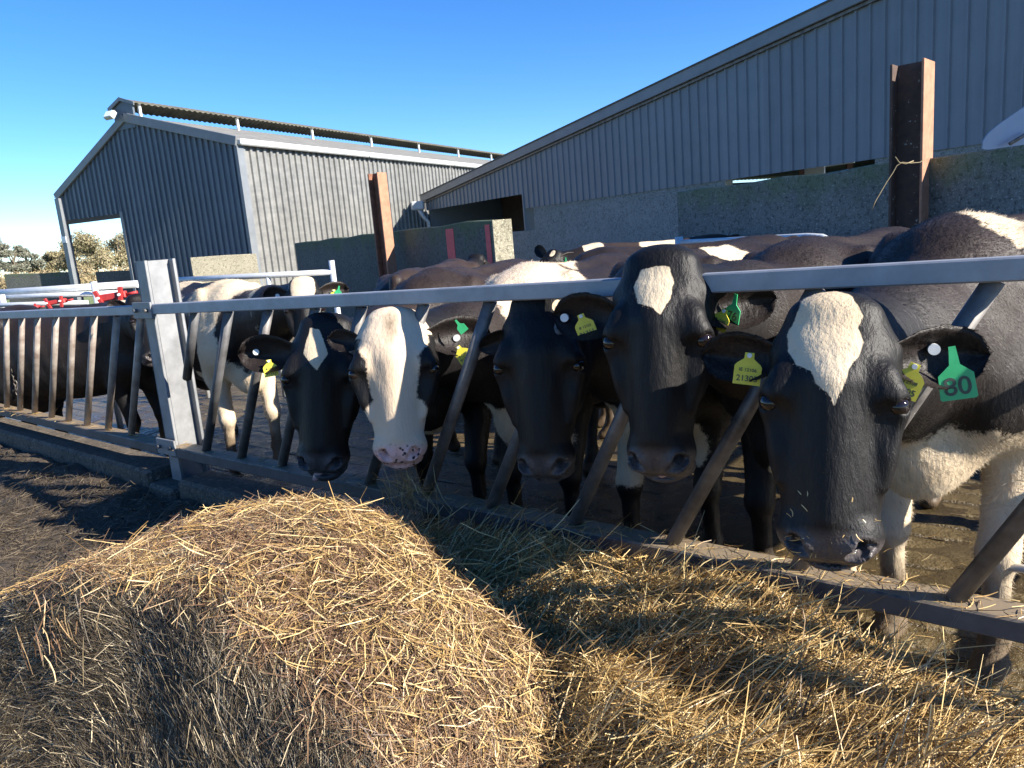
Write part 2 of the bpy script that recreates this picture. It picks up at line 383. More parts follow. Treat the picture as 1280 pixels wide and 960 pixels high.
# slats of the cubicle yard, parallel to the fence
slat_me = MB().box((-2.0, -.079, -.06), (2.0, .079, 0), bev=.010).mesh('slat')
ang = math.atan2(FD[1], FD[0]); k = 0
for row in range(1, 34):
    for seg in range(4):
        o = link('slat', slat_me, MAT['wet'], yard); c = fp(-4.6 + seg * 4.04 - (row % 2) * .6, -.2 - row * .175, random.uniform(-.006, .004))
        o.location = c; o.rotation_euler = (random.uniform(-.02, .02), random.uniform(-.002, .002), ang)

def muck_pts(s, m):
    P = FA[:2] + np.outer(s, FD[:2]) - np.outer(m, FN[:2])
    z = .020 * vnoise(P, 1.7, 61) + .014 * vnoise(P, 7, 62) + .006 * vnoise(P, 22, 63) - .001
    return np.column_stack([P, np.clip(z, -.05, .05)])
muck = grid_mesh('slurry', np.arange(-5, 6.5, .035), -np.arange(.16, 6.2, .035), muck_pts, MAT['muck'], 'stuff')
tag(muck, 'wet brown slurry trodden over the slatted floor behind the barrier')
# ------------------------------------------------------------------ kerb under the barrier
kb = MB()
kb.box((-9, -.11, -.1), (-.11, .11, .0)); kb.bm.clear()
def strip(mb, P0, P1, th, z0, z1, n):
    Mx = Matrix.Translation(Vector(P0)) @ Matrix.Rotation(math.atan2(P1[1] - P0[1], P1[0] - P0[0]), 4, 'Z')
    mb.box((0, -th / 2, z0), (float(np.linalg.norm((P1 - P0)[:2])), th / 2, z1), Mx, .018)
strip(kb, lp(-9, -.02, 0), lp(-.14, -.02, 0), .22, -.1, .46, LN)
strip(kb, fp(.14, -.02, 0), fp(1.25, -.02, 0), .20, -.1, .45, FN)
strip(kb, lp(-.139, -.02, 0), fp(.139, -.02, 0), .26, -.1, .40, FN)
tag(kb.build('feed_kerb', MAT['conc_kerb']), 'low muddy concrete kerb under the left half of the feed barrier', 'kerb')

# ------------------------------------------------------------------ steel post and the two feed barriers
def ibeam(mb, c, axis_web, h, b, z0, z1, tf=.014, tw=.010, bev=.002, sep=None):
    """I section standing at c; axis_web (unit xy) runs flange to flange; h depth, b flange width"""
    Mx = Matrix.Translation(Vector((c[0], c[1], 0))) @ Matrix.Rotation(math.atan2(axis_web[1], axis_web[0]), 4, 'Z')
    mb.box((-h / 2 + tf, -tw / 2, z0), (h / 2 - tf, tw / 2, z1), Mx)
    mb.box((-h / 2, -b / 2, z0), (-h / 2 + tf, b / 2, z1 + .0), Mx, bev); (sep or mb).box((h / 2 - tf, -b / 2, z0), (h / 2, b / 2, z1), Mx, bev)
post = empty('steel_post', fp(-.02, -.09, 0))
tag(post, 'galvanised steel I-beam post that joins the two lengths of feed barrier', 'post')
pm = MB(); ibeam(pm, (0, 0), -FN[:2], .165, .10, -.05, 1.585); pm.build('beam', MAT['galv'], post)
def loc(o, P): return Vector(P) - o.location
for z in (1.335, .60):
    MB().beam(loc(post, fp(-.10, .028, z)), loc(post, fp(.09, .028, z)), .012, .085, bev=.002).build('bracket', MAT['galv'], post)
    for s in (-.06, .05): MB().tube([loc(post, fp(s, .03, z)), loc(post, fp(s, .052, z))], .011, 6).build('bolt', MAT['bar'], post)
# a second narrow upright leaf seen through the post
lg = MB().beam(loc(post, lp(-.17, -.12, .62)), loc(post, lp(-.1, -.12, 1.0)), .03, .03).build('stay', MAT['galv_dirty'], post)

rb = empty('feed_barrier', fp(.05, 0, 0)); tag(rb, 'long feed barrier with slanting tube bars, the cows put their heads through it', 'feed barrier')
ztop = lambda s: 1.318 + .0155 * s
S1 = 5.6
MB().beam(loc(rb, fp(.03, 0, ztop(0) + .02)), loc(rb, fp(S1, 0, ztop(S1) + .02)), .05, .052, bev=.004).build('top_rail', MAT['rail'], rb)
MB().beam(loc(rb, fp(.03, -.02, .575)), loc(rb, fp(S1, -.02, .575)), .10, .056, bev=.005).build('bottom_rail', MAT['mucky'], rb)
for sb in (-.03, .31, .63, .96, 1.25, 1.57, 1.895, 2.224, 2.579, 2.935, 3.31, 3.686, 4.05, 4.42):
    t0 = (sb + .425 * random.uniform(.97, 1.03))
    if sb < 0: a, bb = fp(.18, -.05, .97), fp(.42, -.02, ztop(.42))
    else: a, bb = fp(sb, -.02, .60), fp(t0, -.012, ztop(t0) - .004)
    MB().tube([loc(rb, a), loc(rb, bb)], .0225, 12).build('slanting_bar', MAT['bar'] if sb > .5 else MAT['galv_dirty'], rb)
le = empty('feed_barrier', lp(-.12, 0, 0)); tag(le, 'shorter feed barrier of upright brown tube bars beyond the steel post', 'feed barrier')
MB().beam(loc(le, lp(-4.6, 0, 1.275)), loc(le, lp(-.10, 0, 1.335)), .05, .05, bev=.004).build('top_rail', MAT['rail'], le)
MB().beam(loc(le, lp(-4.6, -.02, .572)), loc(le, lp(-.12, -.02, .572)), .10, .055, bev=.005).build('bottom_rail', MAT['mucky'], le)
for (xt, yt, xb, yb) in [(490, 325, 445, 715), (405, 330, 365, 705), (325, 325, 290, 685), (250, 330, 225, 670), (190, 330, 165, 655), (125, 335, 105, 640), (70, 335, 55, 635), (15, 340, 10, 630), (-35, 340, -38, 622)]:
    A = at_pl(xt / 2.822, 280 + (yt - 8) / 2.822, FA, LN); B = at_pl(xb / 2.822, 280 + yb / 2.822, FA, LN)
    B[2] = .598
    MB().tube([loc(le, A - LN * -.012), loc(le, B - LN * -.02)], .0195, 12).build('upright_bar', MAT['bar_rust'], le)

# ------------------------------------------------------------------ sheds
def sheet(parent, m, x0, x1, ztf, zbf, pitch=.25, rib=.035, rw=.09, M4=None, name='cladding_sheet', flip=1):
    """one profiled sheet in the local x-z plane (outward -y*flip), real ribs; ztf/zbf give top and bottom height at x"""
    xs = []; k = math.floor(x0 / pitch) - 1
    while k * pitch < x1 + pitch:
        b = k * pitch
        for dx, y in ((0, 0), (pitch - rw - .014, 0), (pitch - rw, rib), (pitch - .014, rib)): xs.append((b + dx, y))
        k += 1
    xs = [(x, y) for x, y in xs if x0 < x < x1]
    xs = [(x0, 0)] + xs + [(x1, xs[-1][1] if xs else 0)]
    V = []; F = []
    for x, y in xs:
        V += [(x, -y * flip, zbf(x)), (x, -y * flip, ztf(x)), (x, -y * flip + .004 * flip, zbf(x)), (x, -y * flip + .004 * flip, ztf(x))]
    for i in range(len(xs) - 1):
        a = i * 4; b = a + 4
        F += [(a, b, b + 1, a + 1), (a + 2, a + 3, b + 3, b + 2), (a + 1, b + 1, b + 3, a + 3), (a, a + 2, b + 2, b)]
    V = np.array(V, float)
    if M4 is not None: V = V @ np.array(M4.to_3x3()).T + np.array(M4.translation)
    return link(name, np_mesh(name, V, np.array(F), smooth=False), m, parent)
def roof_plane(parent, name, m, p00, p10, p01, pitch=.2, amp=.03, th=.02):
    """corrugated roof: ridges run from p00 to p01, corrugation along p00->p10"""
    p00, p10, p01 = map(np.array, (p00, p10, p01)); L = np.linalg.norm(p10 - p00); ex = (p10 - p00) / L; ey = p01 - p00
    nz = np.cross(ex, ey); nz /= np.linalg.norm(nz); nz = nz if nz[2] > 0 else -nz
    n = int(L / pitch * 4); V = []; F = []
    for i in range(n + 1):
        x = L * i / n; h = amp * (1 if i % 4 in (1, 2) else 0)
        for e in (0, 1):
            q = p00 + ex * x + ey * e + nz * h; V += [q, q - nz * th]
    for i in range(n):
        a = i * 4; b = a + 4
        F += [(a, b, b + 2, a + 2), (a + 1, a + 3, b + 3, b + 1), (a, a + 1, b + 1, b), (a + 2, b + 2, b + 3, a + 3)]
    return link(name, np_mesh(name, np.array(V), np.array(F), smooth=False), m, parent)

# left shed: local x along the lit long wall (away), local y along the gable (to the photo's left)
LB = empty('cattle_shed', (-6.48, 20.24, 0), math.atan2(.9013, .4331))
tag(LB, 'tall grey profiled-sheet cattle shed with raised ridge vent and open corner bay', 'shed')
LEN = 34.0; RY, RZ = 3.75, 5.62; EZ, LZ, LY = 4.56, 3.86, 7.08
gz = lambda y: EZ + (RZ - EZ) * y / RY if y < RY else RZ + (LZ - RZ) * (y - RY) / (LY - RY)
x = 0.0
while x < LEN - .1:
    sheet(LB, MAT['grey_clad'], x, min(x + 1.0, LEN), lambda _: EZ - .12, lambda _: .25, .25, .055); x += 1.0
G90 = Matrix.Rotation(RAD(90), 4, 'Z')
y = 0.0
while y < LY - .05:
    y1 = min(y + 1.0, 4.55 if y < 4.55 else LY, LY)
    # gable sheets, local sheet x -> shed y (mirrored so ribs face out, -x)
    zb = (lambda _: .25) if y < 4.5 else (lambda yy: 3.12 + .0 * yy)
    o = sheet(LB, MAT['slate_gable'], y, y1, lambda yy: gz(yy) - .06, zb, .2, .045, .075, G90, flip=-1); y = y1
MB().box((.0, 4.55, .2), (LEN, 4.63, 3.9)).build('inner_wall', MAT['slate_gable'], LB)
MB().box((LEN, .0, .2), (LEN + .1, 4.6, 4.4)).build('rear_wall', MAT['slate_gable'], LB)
roof_plane(LB, 'roof', MAT['roofsheet'], (-.1, -.12, EZ - .03), (LEN, -.12, EZ - .03), (-.1, RY, RZ))
roof_plane(LB, 'roof', MAT['roofsheet'], (-.1, LY + .1, LZ - .05), (LEN, LY + .1, LZ - .05), (-.1, RY, RZ))
# barge flashings, corner trims, gutter
MB().beam((-.08, -.1, EZ - .06), (-.08, RY, RZ - .02), .07, .24, bev=.01).build('barge_flashing', MAT['trim'], LB)
MB().beam((-.08, LY + .06, LZ - .05), (-.08, RY, RZ - .02), .07, .20, bev=.01).build('barge_flashing', MAT['trim'], LB)
MB().box((-.075, -.075, .2), (.16, .02, EZ - .16)).build('corner_trim', MAT['trim'], LB)
for i in range(6):
    x0, x1 = -.05 + i * 5.6, -.05 + (i + 1) * 5.6 - .03
    MB().box((x0, -.22, EZ - .16), (x1, -.06, EZ - .0), bev=.03).build('gutter', MAT['gutter'], LB)
MB().beam((-.06, LY - .05, .1), (-.06, LY - .05, LZ - .1), .18, .18).build('door_post', MAT['trim'], LB)
MB().box((-.16, LY - .15, 2.48), (-.14, LY + .05, 2.66)).build('notice', MAT['white'], LB)
MB().box((-.06, 4.5, .2), (.06, 4.6, 3.16)).build('door_jamb', MAT['trim'], LB)
MB().box((-.03, 4.6, 3.0), (.05, LY - .1, 3.12)).build('door_head', MAT['timberdark'], LB)
for i in range(1, 7): MB().beam((i * 5.2, LY - .05, .1), (i * 5.2, LY - .05, LZ - .1), .18, .18).build('bay_post', MAT['trim'], LB)
# ridge vent: cheeks, canopy on short posts
MB().poly([(-.06, RY + .40, 5.30), (-.06, RY - .36, 5.30), (-.06, RY - .36, 5.93), (-.06, RY, 6.03), (-.06, RY + .40, 5.86)], (1, 0, 0), .06).build('vent_end', MAT['slate_gable'], LB)
roof_plane(LB, 'vent_canopy', MAT['canopy'], (-.12, RY - .52, 5.90), (LEN, RY - .52, 5.90), (-.12, RY, 6.06), .2, .03)
roof_plane(LB, 'vent_canopy', MAT['canopy'], (-.12, RY + .48, 5.86), (LEN, RY + .48, 5.86), (-.12, RY, 6.06), .2, .03)
for i in range(10): MB().box((.1 + i * 3.6, RY - .42, 5.52), (.17 + i * 3.6, RY - .36, 5.92)).build('vent_post', MAT['white'], LB)
MB().poly([(-.1, RY + .52, 5.80), (-.1, RY + .02, 6.03), (-.1, RY - .5, 5.85), (-.1, RY - .5, 5.93), (-.1, RY + .02, 6.12), (-.1, RY + .52, 5.90)], (-1, 0, 0), .03).build('barge_flashing', MAT['trim'], LB)
fl = empty('floodlight', (-6.48 + .4331 * -.25 - .9013 * 4.0, 20.24 + .9013 * -.25 + .4331 * 4.0, 5.62), math.atan2(.9013, .4331))
tag(fl, 'small grey floodlight fixed high under the gable peak of the left shed', 'floodlight')
MB().box((-.12, -.16, -.1), (.0, .16, .12), Matrix.Rotation(RAD(35), 4, 'Y'), .015).build('housing', MAT['gutter'], fl)
MB().box((-.135, -.13, -.08), (-.121, .13, .1), Matrix.Rotation(RAD(35), 4, 'Y')).build('lens', MAT['glass_light'], fl)
MB().beam((.0, 0, .05), (.16, 0, .22), .04, .03).build('arm', MAT['bar'], fl)

# right shed: local x along the gable wall (towards the camera's right), local y behind it
RB = empty('cattle_shed', (1.15, 21.05, 0), math.atan2(-.8625, .506))
tag(RB, 'large slate-blue sheet-clad shed over a concrete wall behind the cows', 'shed')
rz = lambda x: 3.25 + (x + 7.15) * .1002
XE = 17.0
x = -7.15
while x < XE - .1:
    x1 = min(x + 1.0, XE)
    if x1 > -.8 and x < -.8: x1 = -.8
    mid = (x + x1) / 2
    zb = 2.70 if mid < -.8 else 2.30
    if 6.6 > x and x1 > 6.6: x1 = 6.6
    sheet(RB, MAT['slate'], x, x1, lambda xx: rz(xx) - .16, lambda xx, zb=zb: zb, .25, .03, .045)
    x = x1
roof_plane(RB, 'roof', MAT['trim'], (-7.3, -.16, rz(-7.3)), (-7.3, 24, rz(-7.3)), (XE, -.16, rz(XE)), .25, .025)
MB().beam((-7.25, -.11, rz(-7.25) - .11), (XE, -.11, rz(XE) - .11), .05, .26, bev=.01).build('barge_flashing', MAT['trim'], RB)
MB().beam((-7.2, -.055, rz(-7.2) - .27), (XE, -.055, rz(XE) - .27), .03, .05).build('drip_trim', MAT['bar'], RB)
MB().box((-.35, .02, -.1), (6.6, .24, 2.32)).build('concrete_wall', MAT['conc_grey'], RB)
MB().box((-7.1, .02, -.1), (-.35, .22, 1.70)).build('low_wall', MAT['conc_grey'], RB)
MB().box((6.6, .021, -.1), (9.8, .23, 1.5)).build('concrete_wall', MAT['conc_grey'], RB)
MB().box((9.8, .02, -.1), (XE, .24, 2.32)).build('concrete_wall', MAT['conc_grey'], RB)
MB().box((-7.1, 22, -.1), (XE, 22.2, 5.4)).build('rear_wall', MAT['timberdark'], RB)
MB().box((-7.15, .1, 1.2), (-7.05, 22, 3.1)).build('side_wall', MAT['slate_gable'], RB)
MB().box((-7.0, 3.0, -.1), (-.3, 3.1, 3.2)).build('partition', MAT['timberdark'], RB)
MB().box((-.83, -.02, 1.7), (-.78, .3, 2.72)).build('door_jamb', MAT['slate'], RB)
for i in range(3): MB().beam((6.9 + i * 1.1, 1.9, 2.2), (7.3 + i * 1.1, 1.5, 3.9), .1, .16).build('roof_strut', MAT['rust_dark'], RB)
MB().box((8.0, 1.2, 2.36), (8.6, 1.23, 2.54)).build('roof_light', MAT['glass_light'], RB)
MB().box((7.3, 1.5, 2.25), (7.75, 1.53, 2.42)).build('roof_light', MAT['glass_light'], RB)
dp = empty('downpipe', (at_Y(524, 258, 27.3)[0], 26.9, 0)); tag(dp, 'pale downpipe with hopper on the near eaves corner of the slate-blue shed', 'downpipe')
MB().box((-.22, -.2, 2.72), (.22, .05, 3.02), bev=.04).build('hopper', MAT['gutter'], dp)
MB().tube([(0, -.08, 2.8), (.15, -.1, 2.5), (.3, -.05, 2.3), (.3, -.05, .1)], .07, 10).build('pipe', MAT['gutter'], dp)

# ------------------------------------------------------------------ yard walls and posts
def wall(name, P0, P1, z1a, z1b, th, m, label, z0=-.1):
    o = empty(name, (P0[0], P0[1], 0), math.atan2(P1[1] - P0[1], P1[0] - P0[0])); L = float(np.linalg.norm((P1 - P0)[:2]))
    mb = MB(); bm = mb.bm; n = max(2, int(L / .5)); rows = []
    for i in range(n + 1):
        xx = L * i / n; zz = z1a + (z1b - z1a) * i / n + .012 * math.sin(i * 2.7)
        rows.append([bm.verts.new((xx, 0, z0)), bm.verts.new((xx, 0, zz - .012)), bm.verts.new((xx, .012, zz)), bm.verts.new((xx, th - .012, zz)), bm.verts.new((xx, th, zz - .012)), bm.verts.new((xx, th, z0))])
    for a, b in zip(rows, rows[1:]):
        for k in range(5): bm.faces.new((a[k], b[k], b[k + 1], a[k + 1]))
    bm.faces.new(rows[0][::-1]); bm.faces.new(rows[-1])
    mb.build('slab', m, o); tag(o, label, 'wall'); return o, L
P0 = at_z(846, 240, 1.9); P1 = at_z(1280, 181, 1.9); dd = (P1 - P0) / np.linalg.norm(P1 - P0); MW = (P0, dd)
wall('concrete_wall', P0, P0 + dd * 7.5, 1.9, 1.9, .16, MAT['conc_moss'], 'thick concrete wall green with moss along its top')
Q0 = at_z(368, 304, 1.75); Q1 = at_z(614, 274, 1.75); dq = (Q1 - Q0) / np.linalg.norm(Q1 - Q0)
mw, LQ = wall('concrete_wall', Q0, Q1, 1.75, 1.75, .24, MAT['conc_dark'], 'dark stained concrete wall with red paint marks near its end')
MB().box((LQ + .001, .0, -.1), (LQ + .02, .24, 1.74)).build('end_face', MAT['conc_tan'], mw)  # pale tan end: the sunlight on it is put into the colour
for (xa, xb, za, zb) in ((LQ - .95, LQ - .78, 1.18, 1.70), (LQ - .13, LQ - .04, 1.2, 1.70), (LQ - .62, LQ - .135, 1.22, 1.30)):
    MB().box((xa, -.004, za), (xb, -.0005, zb)).build('paint_mark', MAT['paint'], mw)
def rsj(px, y, Y, ztop_px, m1, label, h=.25, b=.25, az=None, z0=-.1):
    P = at_Y(px, y, Y); zt = at_Y(px, ztop_px, Y)[2]
    o = empty('rusty_post', (P[0], P[1], 0)); mb = MB(); ax = np.array([math.sin(az), math.cos(az)])
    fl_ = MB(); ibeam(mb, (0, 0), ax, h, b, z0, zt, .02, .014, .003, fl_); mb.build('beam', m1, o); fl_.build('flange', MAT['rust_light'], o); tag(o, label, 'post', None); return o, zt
# axis flange-to-flange follows the walls they hold
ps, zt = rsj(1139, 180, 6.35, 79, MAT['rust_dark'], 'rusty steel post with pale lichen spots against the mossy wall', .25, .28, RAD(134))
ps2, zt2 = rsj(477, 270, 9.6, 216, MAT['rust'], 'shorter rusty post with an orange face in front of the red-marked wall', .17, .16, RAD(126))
tw = empty('baler_twine', (ps.location.x, ps.location.y - .0, 0)); tag(tw, 'length of old baler twine knotted round the tall rusty post', 'twine')
tp = [at_Y(x_, y_, 6.1) for x_, y_ in ((1160, 196), (1150, 203), (1138, 204), (1128, 203), (1121, 207), (1116, 216), (1108, 228), (1101, 240), (1094, 252), (1090, 262))]
MB().tube([Vector(p) - tw.location for p in tp], .004, 6).build('strand', MAT['twine'], tw)
tp = [at_Y(x_, y_, 6.1) for x_, y_ in ((1119, 196), (1124, 203), (1132, 205), (1142, 201))]
MB().tube([Vector(p) - tw.location for p in tp], .004, 6).build('strand', MAT['twine'], tw)
# tan block and the far dark panels
T0 = at_Y(238, 322, 17.0); wall('concrete_wall', T0, T0 + np.array([1.27, .55, 0]), T0[2], T0[2] - .02, .3, MAT['conc_tan'], 'sunlit tan concrete block wall at the near corner of the grey shed')
for (xa, xb, ya, yb, Y, lab) in ((5, 94, 343, 340, 24, 'dark concrete panel standing left of the open bay post'), (119, 185, 340, 337, 23, 'dark concrete panel between the bay post and the shed wall')):
    A = at_Y(xa, ya, Y); B = at_Y(xb, yb, Y - .4); wall('concrete_panel', A, B, A[2], B[2], .15, MAT['conc_dark'], lab, -.2)
# pale blue rounded sheet behind the mossy wall
bs = empty('curved_sheet', at_Y(1275, 190, 8.6)); tag(bs, 'pale blue rounded sheet leaning behind the mossy wall', 'metal sheet')
pts = [at_Y(x_, y_, 8.6) for x_, y_ in ((1228, 186), (1229, 176), (1236, 166), (1248, 156), (1265, 144), (1290, 127), (1340, 110), (1345, 200), (1268, 192))]
MB().poly([Vector(p) - bs.location for p in pts], (.25, .95, .1), .03).build('panel', MAT['blue_sheet'], bs)
MB().tube([Vector(at_Y(1262, 180, 8.5)) - bs.location, Vector(at_Y(1290, 163, 8.5)) - bs.location], .02, 8).build('edge_bar', MAT['bar'], bs)

# ------------------------------------------------------------------ tube rails and gates
def gate(name, label, cat, tubes, m=None, posts=()):
    o = empty(name, (tubes[0][0][0][0], tubes[0][0][0][1], 0)); tag(o, label, cat)
    for pts, r in tubes: MB().tube([Vector(p) - o.location for p in pts], r, 10).build('rail', m or MAT['tube'], o)
    for pts, r in posts: MB().tube([Vector(p) - o.location for p in pts], r, 10).build('upright', m or MAT['tube'], o)
    return o
Y = 7.3
a, b_, c_, d_ = at_Y(849, 304, Y), at_Y(1010, 296, 6.2), at_Y(1028, 297, 6.1), at_Y(1048, 306, 6.0)
gate('tube_gate', 'galvanised tube gate with a bent end along the mossy wall', 'gate', [([a, b_, c_, d_], .03), ([a - np.array([0, 0, .35]), b_ - np.array([0, 0, .35])], .025)],
     posts=[([a + np.array([0, 0, .06]), a - np.array([0, 0, 1.3])], .04), ([b_, b_ - np.array([0, 0, 1.25])], .025)])
Y = 8.2
a, b_ = at_Y(205, 351, 8.4), at_Y(416, 340, 8.0); dz = np.array([0, 0, 1.0])
gate('tube_gate', 'galvanised tube gate behind the white-shouldered cow', 'gate', [([a, b_], .03), ([a - dz * .3, b_ - dz * .3], .022), ([a - dz * .6, b_ - dz * .6], .022)],
     posts=[([b_ + dz * .12, b_ - dz * 1.3], .03), ([at_Y(237, 351, 8.35), at_Y(237, 351, 8.35) - dz * 1.3], .025), ([at_Y(335, 346, 8.15), at_Y(335, 346, 8.15) - dz * 1.3], .025)])
YL = 7.4
r1 = ([at_Y(-60, 370, 8.0), at_Y(172, 355, YL)], .035)
r2 = ([at_Y(-60, 374, 8.0), at_Y(150, 366, YL)], .026); r3 = ([at_Y(-60, 383, 7.6), at_Y(110, 378, YL)], .022)
low = [([at_Y(-60, y0, 7.2), at_Y(90, y1, 7.0)], .022) for y0, y1 in ((408, 403), (438, 433), (470, 462), (494, 484))]
gate('cattle_crush_rails', 'white galvanised rails carrying red clamps beyond the left barrier', 'rails', [r1, r2, r3] + low, posts=[([at_Y(117, 352, YL), at_Y(117, 352, YL) - dz * 1.5], .03), ([at_Y(2, 368, 7.7), at_Y(2, 368, 7.7) - dz * 1.4], .03)])
dgA, dgB = np.array([2.02, 1.62, 0]), np.array([3.9, 3.95, 0])
dg = gate('divider_gate', 'galvanised divider gate beside the large cow, only a low tube end in view', 'gate', [([dgA + [0, 0, z_], dgB + [0, 0, z_]], .03) for z_ in (1.42, 1.03, .50)] , MAT['galv_dirty'],
     posts=[([dgA + [0, 0, -.05], dgA + [0, 0, 1.5]], .045), ([dgB + [0, 0, -.05], dgB + [0, 0, 1.5]], .045)])
a_, b_ = at_Y(1243, 706, 2.25), at_Y(1340, 720, 2.1); MB().tube([Vector(a_) - dg.location, Vector(b_) - dg.location], .014, 10).build('rail', MAT['tube'], dg)
def yoke(px, py, Y, s, rot, label, m=MAT['red']):
    P = at_Y(px, py, Y); o = empty('red_clamp', P); tag(o, label, 'clamp')
    mb = MB(); mb.box((-.16 * s, -.03, -.045 * s), (.17 * s, .03, .035 * s), None, .008); mb.build('body', m, o)
    for x_, sl in ((-.13, -.03), (.12, .02)):
        MB().beam(((x_ + sl) * s, -.035, .085 * s), ((x_ - sl) * s, -.035, -.11 * s), .045 * s, .04 * s).build('strap', m, o)
        MB().tube([((x_) * s, -.07, 0), ((x_) * s, -.04, 0)], .016 * s, 8).build('bolt', MAT['button'], o)
    MB().tube([(.17 * s, 0, -.01), (.30 * s, 0, -.005)], .02 * s, 8).build('spindle', MAT['red'], o)
    o.rotation_euler = (0, -rot, 0)
yoke(140, 370, 7.2, .80, RAD(5), 'largest red clamp, on the top rail close to the steel post')
yoke(71, 377, 7.3, .52, RAD(5), 'middle-sized red clamp on the second rail of the white rails')
yoke(41, 384, 7.2, .36, RAD(3), 'small dark red clamp on the lowest visible rail, furthest from the post')

# ------------------------------------------------------------------ chain hanging at the left rails
ch = empty('chain', at_Y(12, 445, 5.9)); tag(ch, 'short dark chain hanging behind the left barrier bars', 'chain')
for i in range(9):
    bm_ = MB(); pts = [Vector((math.cos(k * math.pi / 4) * .013, 0, math.sin(k * math.pi / 4) * .024)) for k in range(9)]
    bm_.tube(pts, .005, 6, False); o = bm_.build('link', MAT['chain'], ch); o.location = (0, 0, -.036 * i); o.rotation_euler = (0, 0, (i % 2) * 1.57)

# ------------------------------------------------------------------ distant trees
def leaf_cloud(blobs, n, size, seed, flat=1.0):
    r = np.random.default_rng(seed); V = []; tot = sum(b[3] * b[3] * b[4] for b in blobs)
    C = []; 
    for (x, y, z, rx, rz_) in blobs:
        k = int(n * rx * rx * rz_ / tot); u = r.normal(size=(k, 3)); u /= np.linalg.norm(u, axis=1)[:, None]
        rad = r.random(k) ** .45; C.append(np.array([x, y, z]) + u * rad[:, None] * np.array([rx, rx, rz_]) * (1 + .25 * vnoise(u * 2 + x, 1.5, seed)[:, None]))
    C = np.concatenate(C); k = len(C)
    a = r.normal(size=(k, 3)); a /= np.linalg.norm(a, axis=1)[:, None]; b = np.cross(a, r.normal(size=(k, 3))); b /= np.linalg.norm(b, axis=1)[:, None]
    s = size * (.5 + r.random(k))[:, None]
    V = np.stack([C - a * s, C + a * s * .9 + b * s * .15, C + b * s * .7], 1).reshape(-1, 3)
    cl = np.clip(.5 + .6 * vnoise(C, .9, seed + 3) + r.normal(size=k) * .12, 0, 1)
    return V, np.arange(3 * k).reshape(-1, 3), np.repeat(cl, 3)
def tree(px, Y, h, w, kind, m, label, seed, name='tree', base_w=.25):
    r = random.Random(seed); P = at_Y(px, 350, Y); P[2] = 0
    o = empty(name, P); tag(o, label, 'tree')
    tr = MB(); top = Vector((r.uniform(-.3, .3), 0, h * .75))
    tr.tube([(0, 0, -.3), (.05, 0, h * .3), (top.x * .5, 0, h * .5), top], [base_w, base_w * .75, base_w * .5, base_w * .12], 8)
    blobs = []
    for i in range(15):
        a = r.uniform(0, 6.28); hh = r.uniform(.34, .9) if kind != 'pine' else r.uniform(.42, .97)
        rr = w * (.30 + .55 * math.sin(min(1, hh) * 3.0)) * r.uniform(.45, 1)
        e = Vector((math.cos(a) * rr, math.sin(a) * rr, h * hh)); tr.tube([(0, 0, h * hh * .72), (e.x * .5, e.y * .5, h * hh * .9), e], [base_w * .3, base_w * .18, .02], 5)
        s = w * r.uniform(.32, .55); blobs.append((e.x, e.y, e.z, s, s * (.5 if kind == 'pine' else .75)))
    tr.build('trunk', MAT['bark'], o)
    V, F, c = leaf_cloud(blobs, 7000, .15, seed)
    link('crown', np_mesh('crown', V, F, False, {'rnd': c}), m, o)
T = [(-8, 96, 6.9, 2.0, 'pine', 'leaf_pine', 'tall grey-green pine at the edge of the photo, leftmost of the far trees'), (22, 92, 6.3, 1.7, 'pine', 'leaf_pine', 'narrow pine among the far trees, next to the leftmost one'),
     (40, 99, 5.4, 1.9, 'pine', 'leaf_pine', 'lower pine sloping down towards the gap in the far trees'), (76, 104, 5.0, 1.9, 'round', 'leaf_olive', 'small olive tree seen beside the dark bay post'),
     (100, 95, 5.6, 2.2, 'round', 'leaf_olive', 'olive tree half hidden behind the dark bay post'), (123, 90, 6.6, 2.6, 'round', 'leaf_olive', 'broadest round-crowned olive tree seen through the open bay'),
     (152, 97, 6.2, 2.3, 'round', 'leaf_olive', 'olive tree beside the shed jamb in the open bay'), (-45, 90, 6.0, 2.4, 'pine', 'leaf_pine', None), (185, 95, 5.5, 2.4, 'round', 'leaf_olive', None)]
for i, (px, Y, h, w, kd, mk, lab) in enumerate(T):
    if lab: tree(px, Y, h, w, kd, MAT[mk], lab, 40 + i)
blobs = []; rr = random.Random(5)
for i in range(46):
    P = at_Y(rr.uniform(-90, 230), 350, rr.uniform(82, 88)); s = rr.uniform(.8, 1.5); blobs.append((P[0], P[1], s * .7 + .2, s * 1.2, s))
V, F, c = leaf_cloud(blobs, 26000, .15, 77)
tag(link('scrub', np_mesh('scrub', V, F, False, {'rnd': c}), MAT['leaf_brown']), 'band of brown winter scrub under the far trees', 'scrub', kind='stuff')

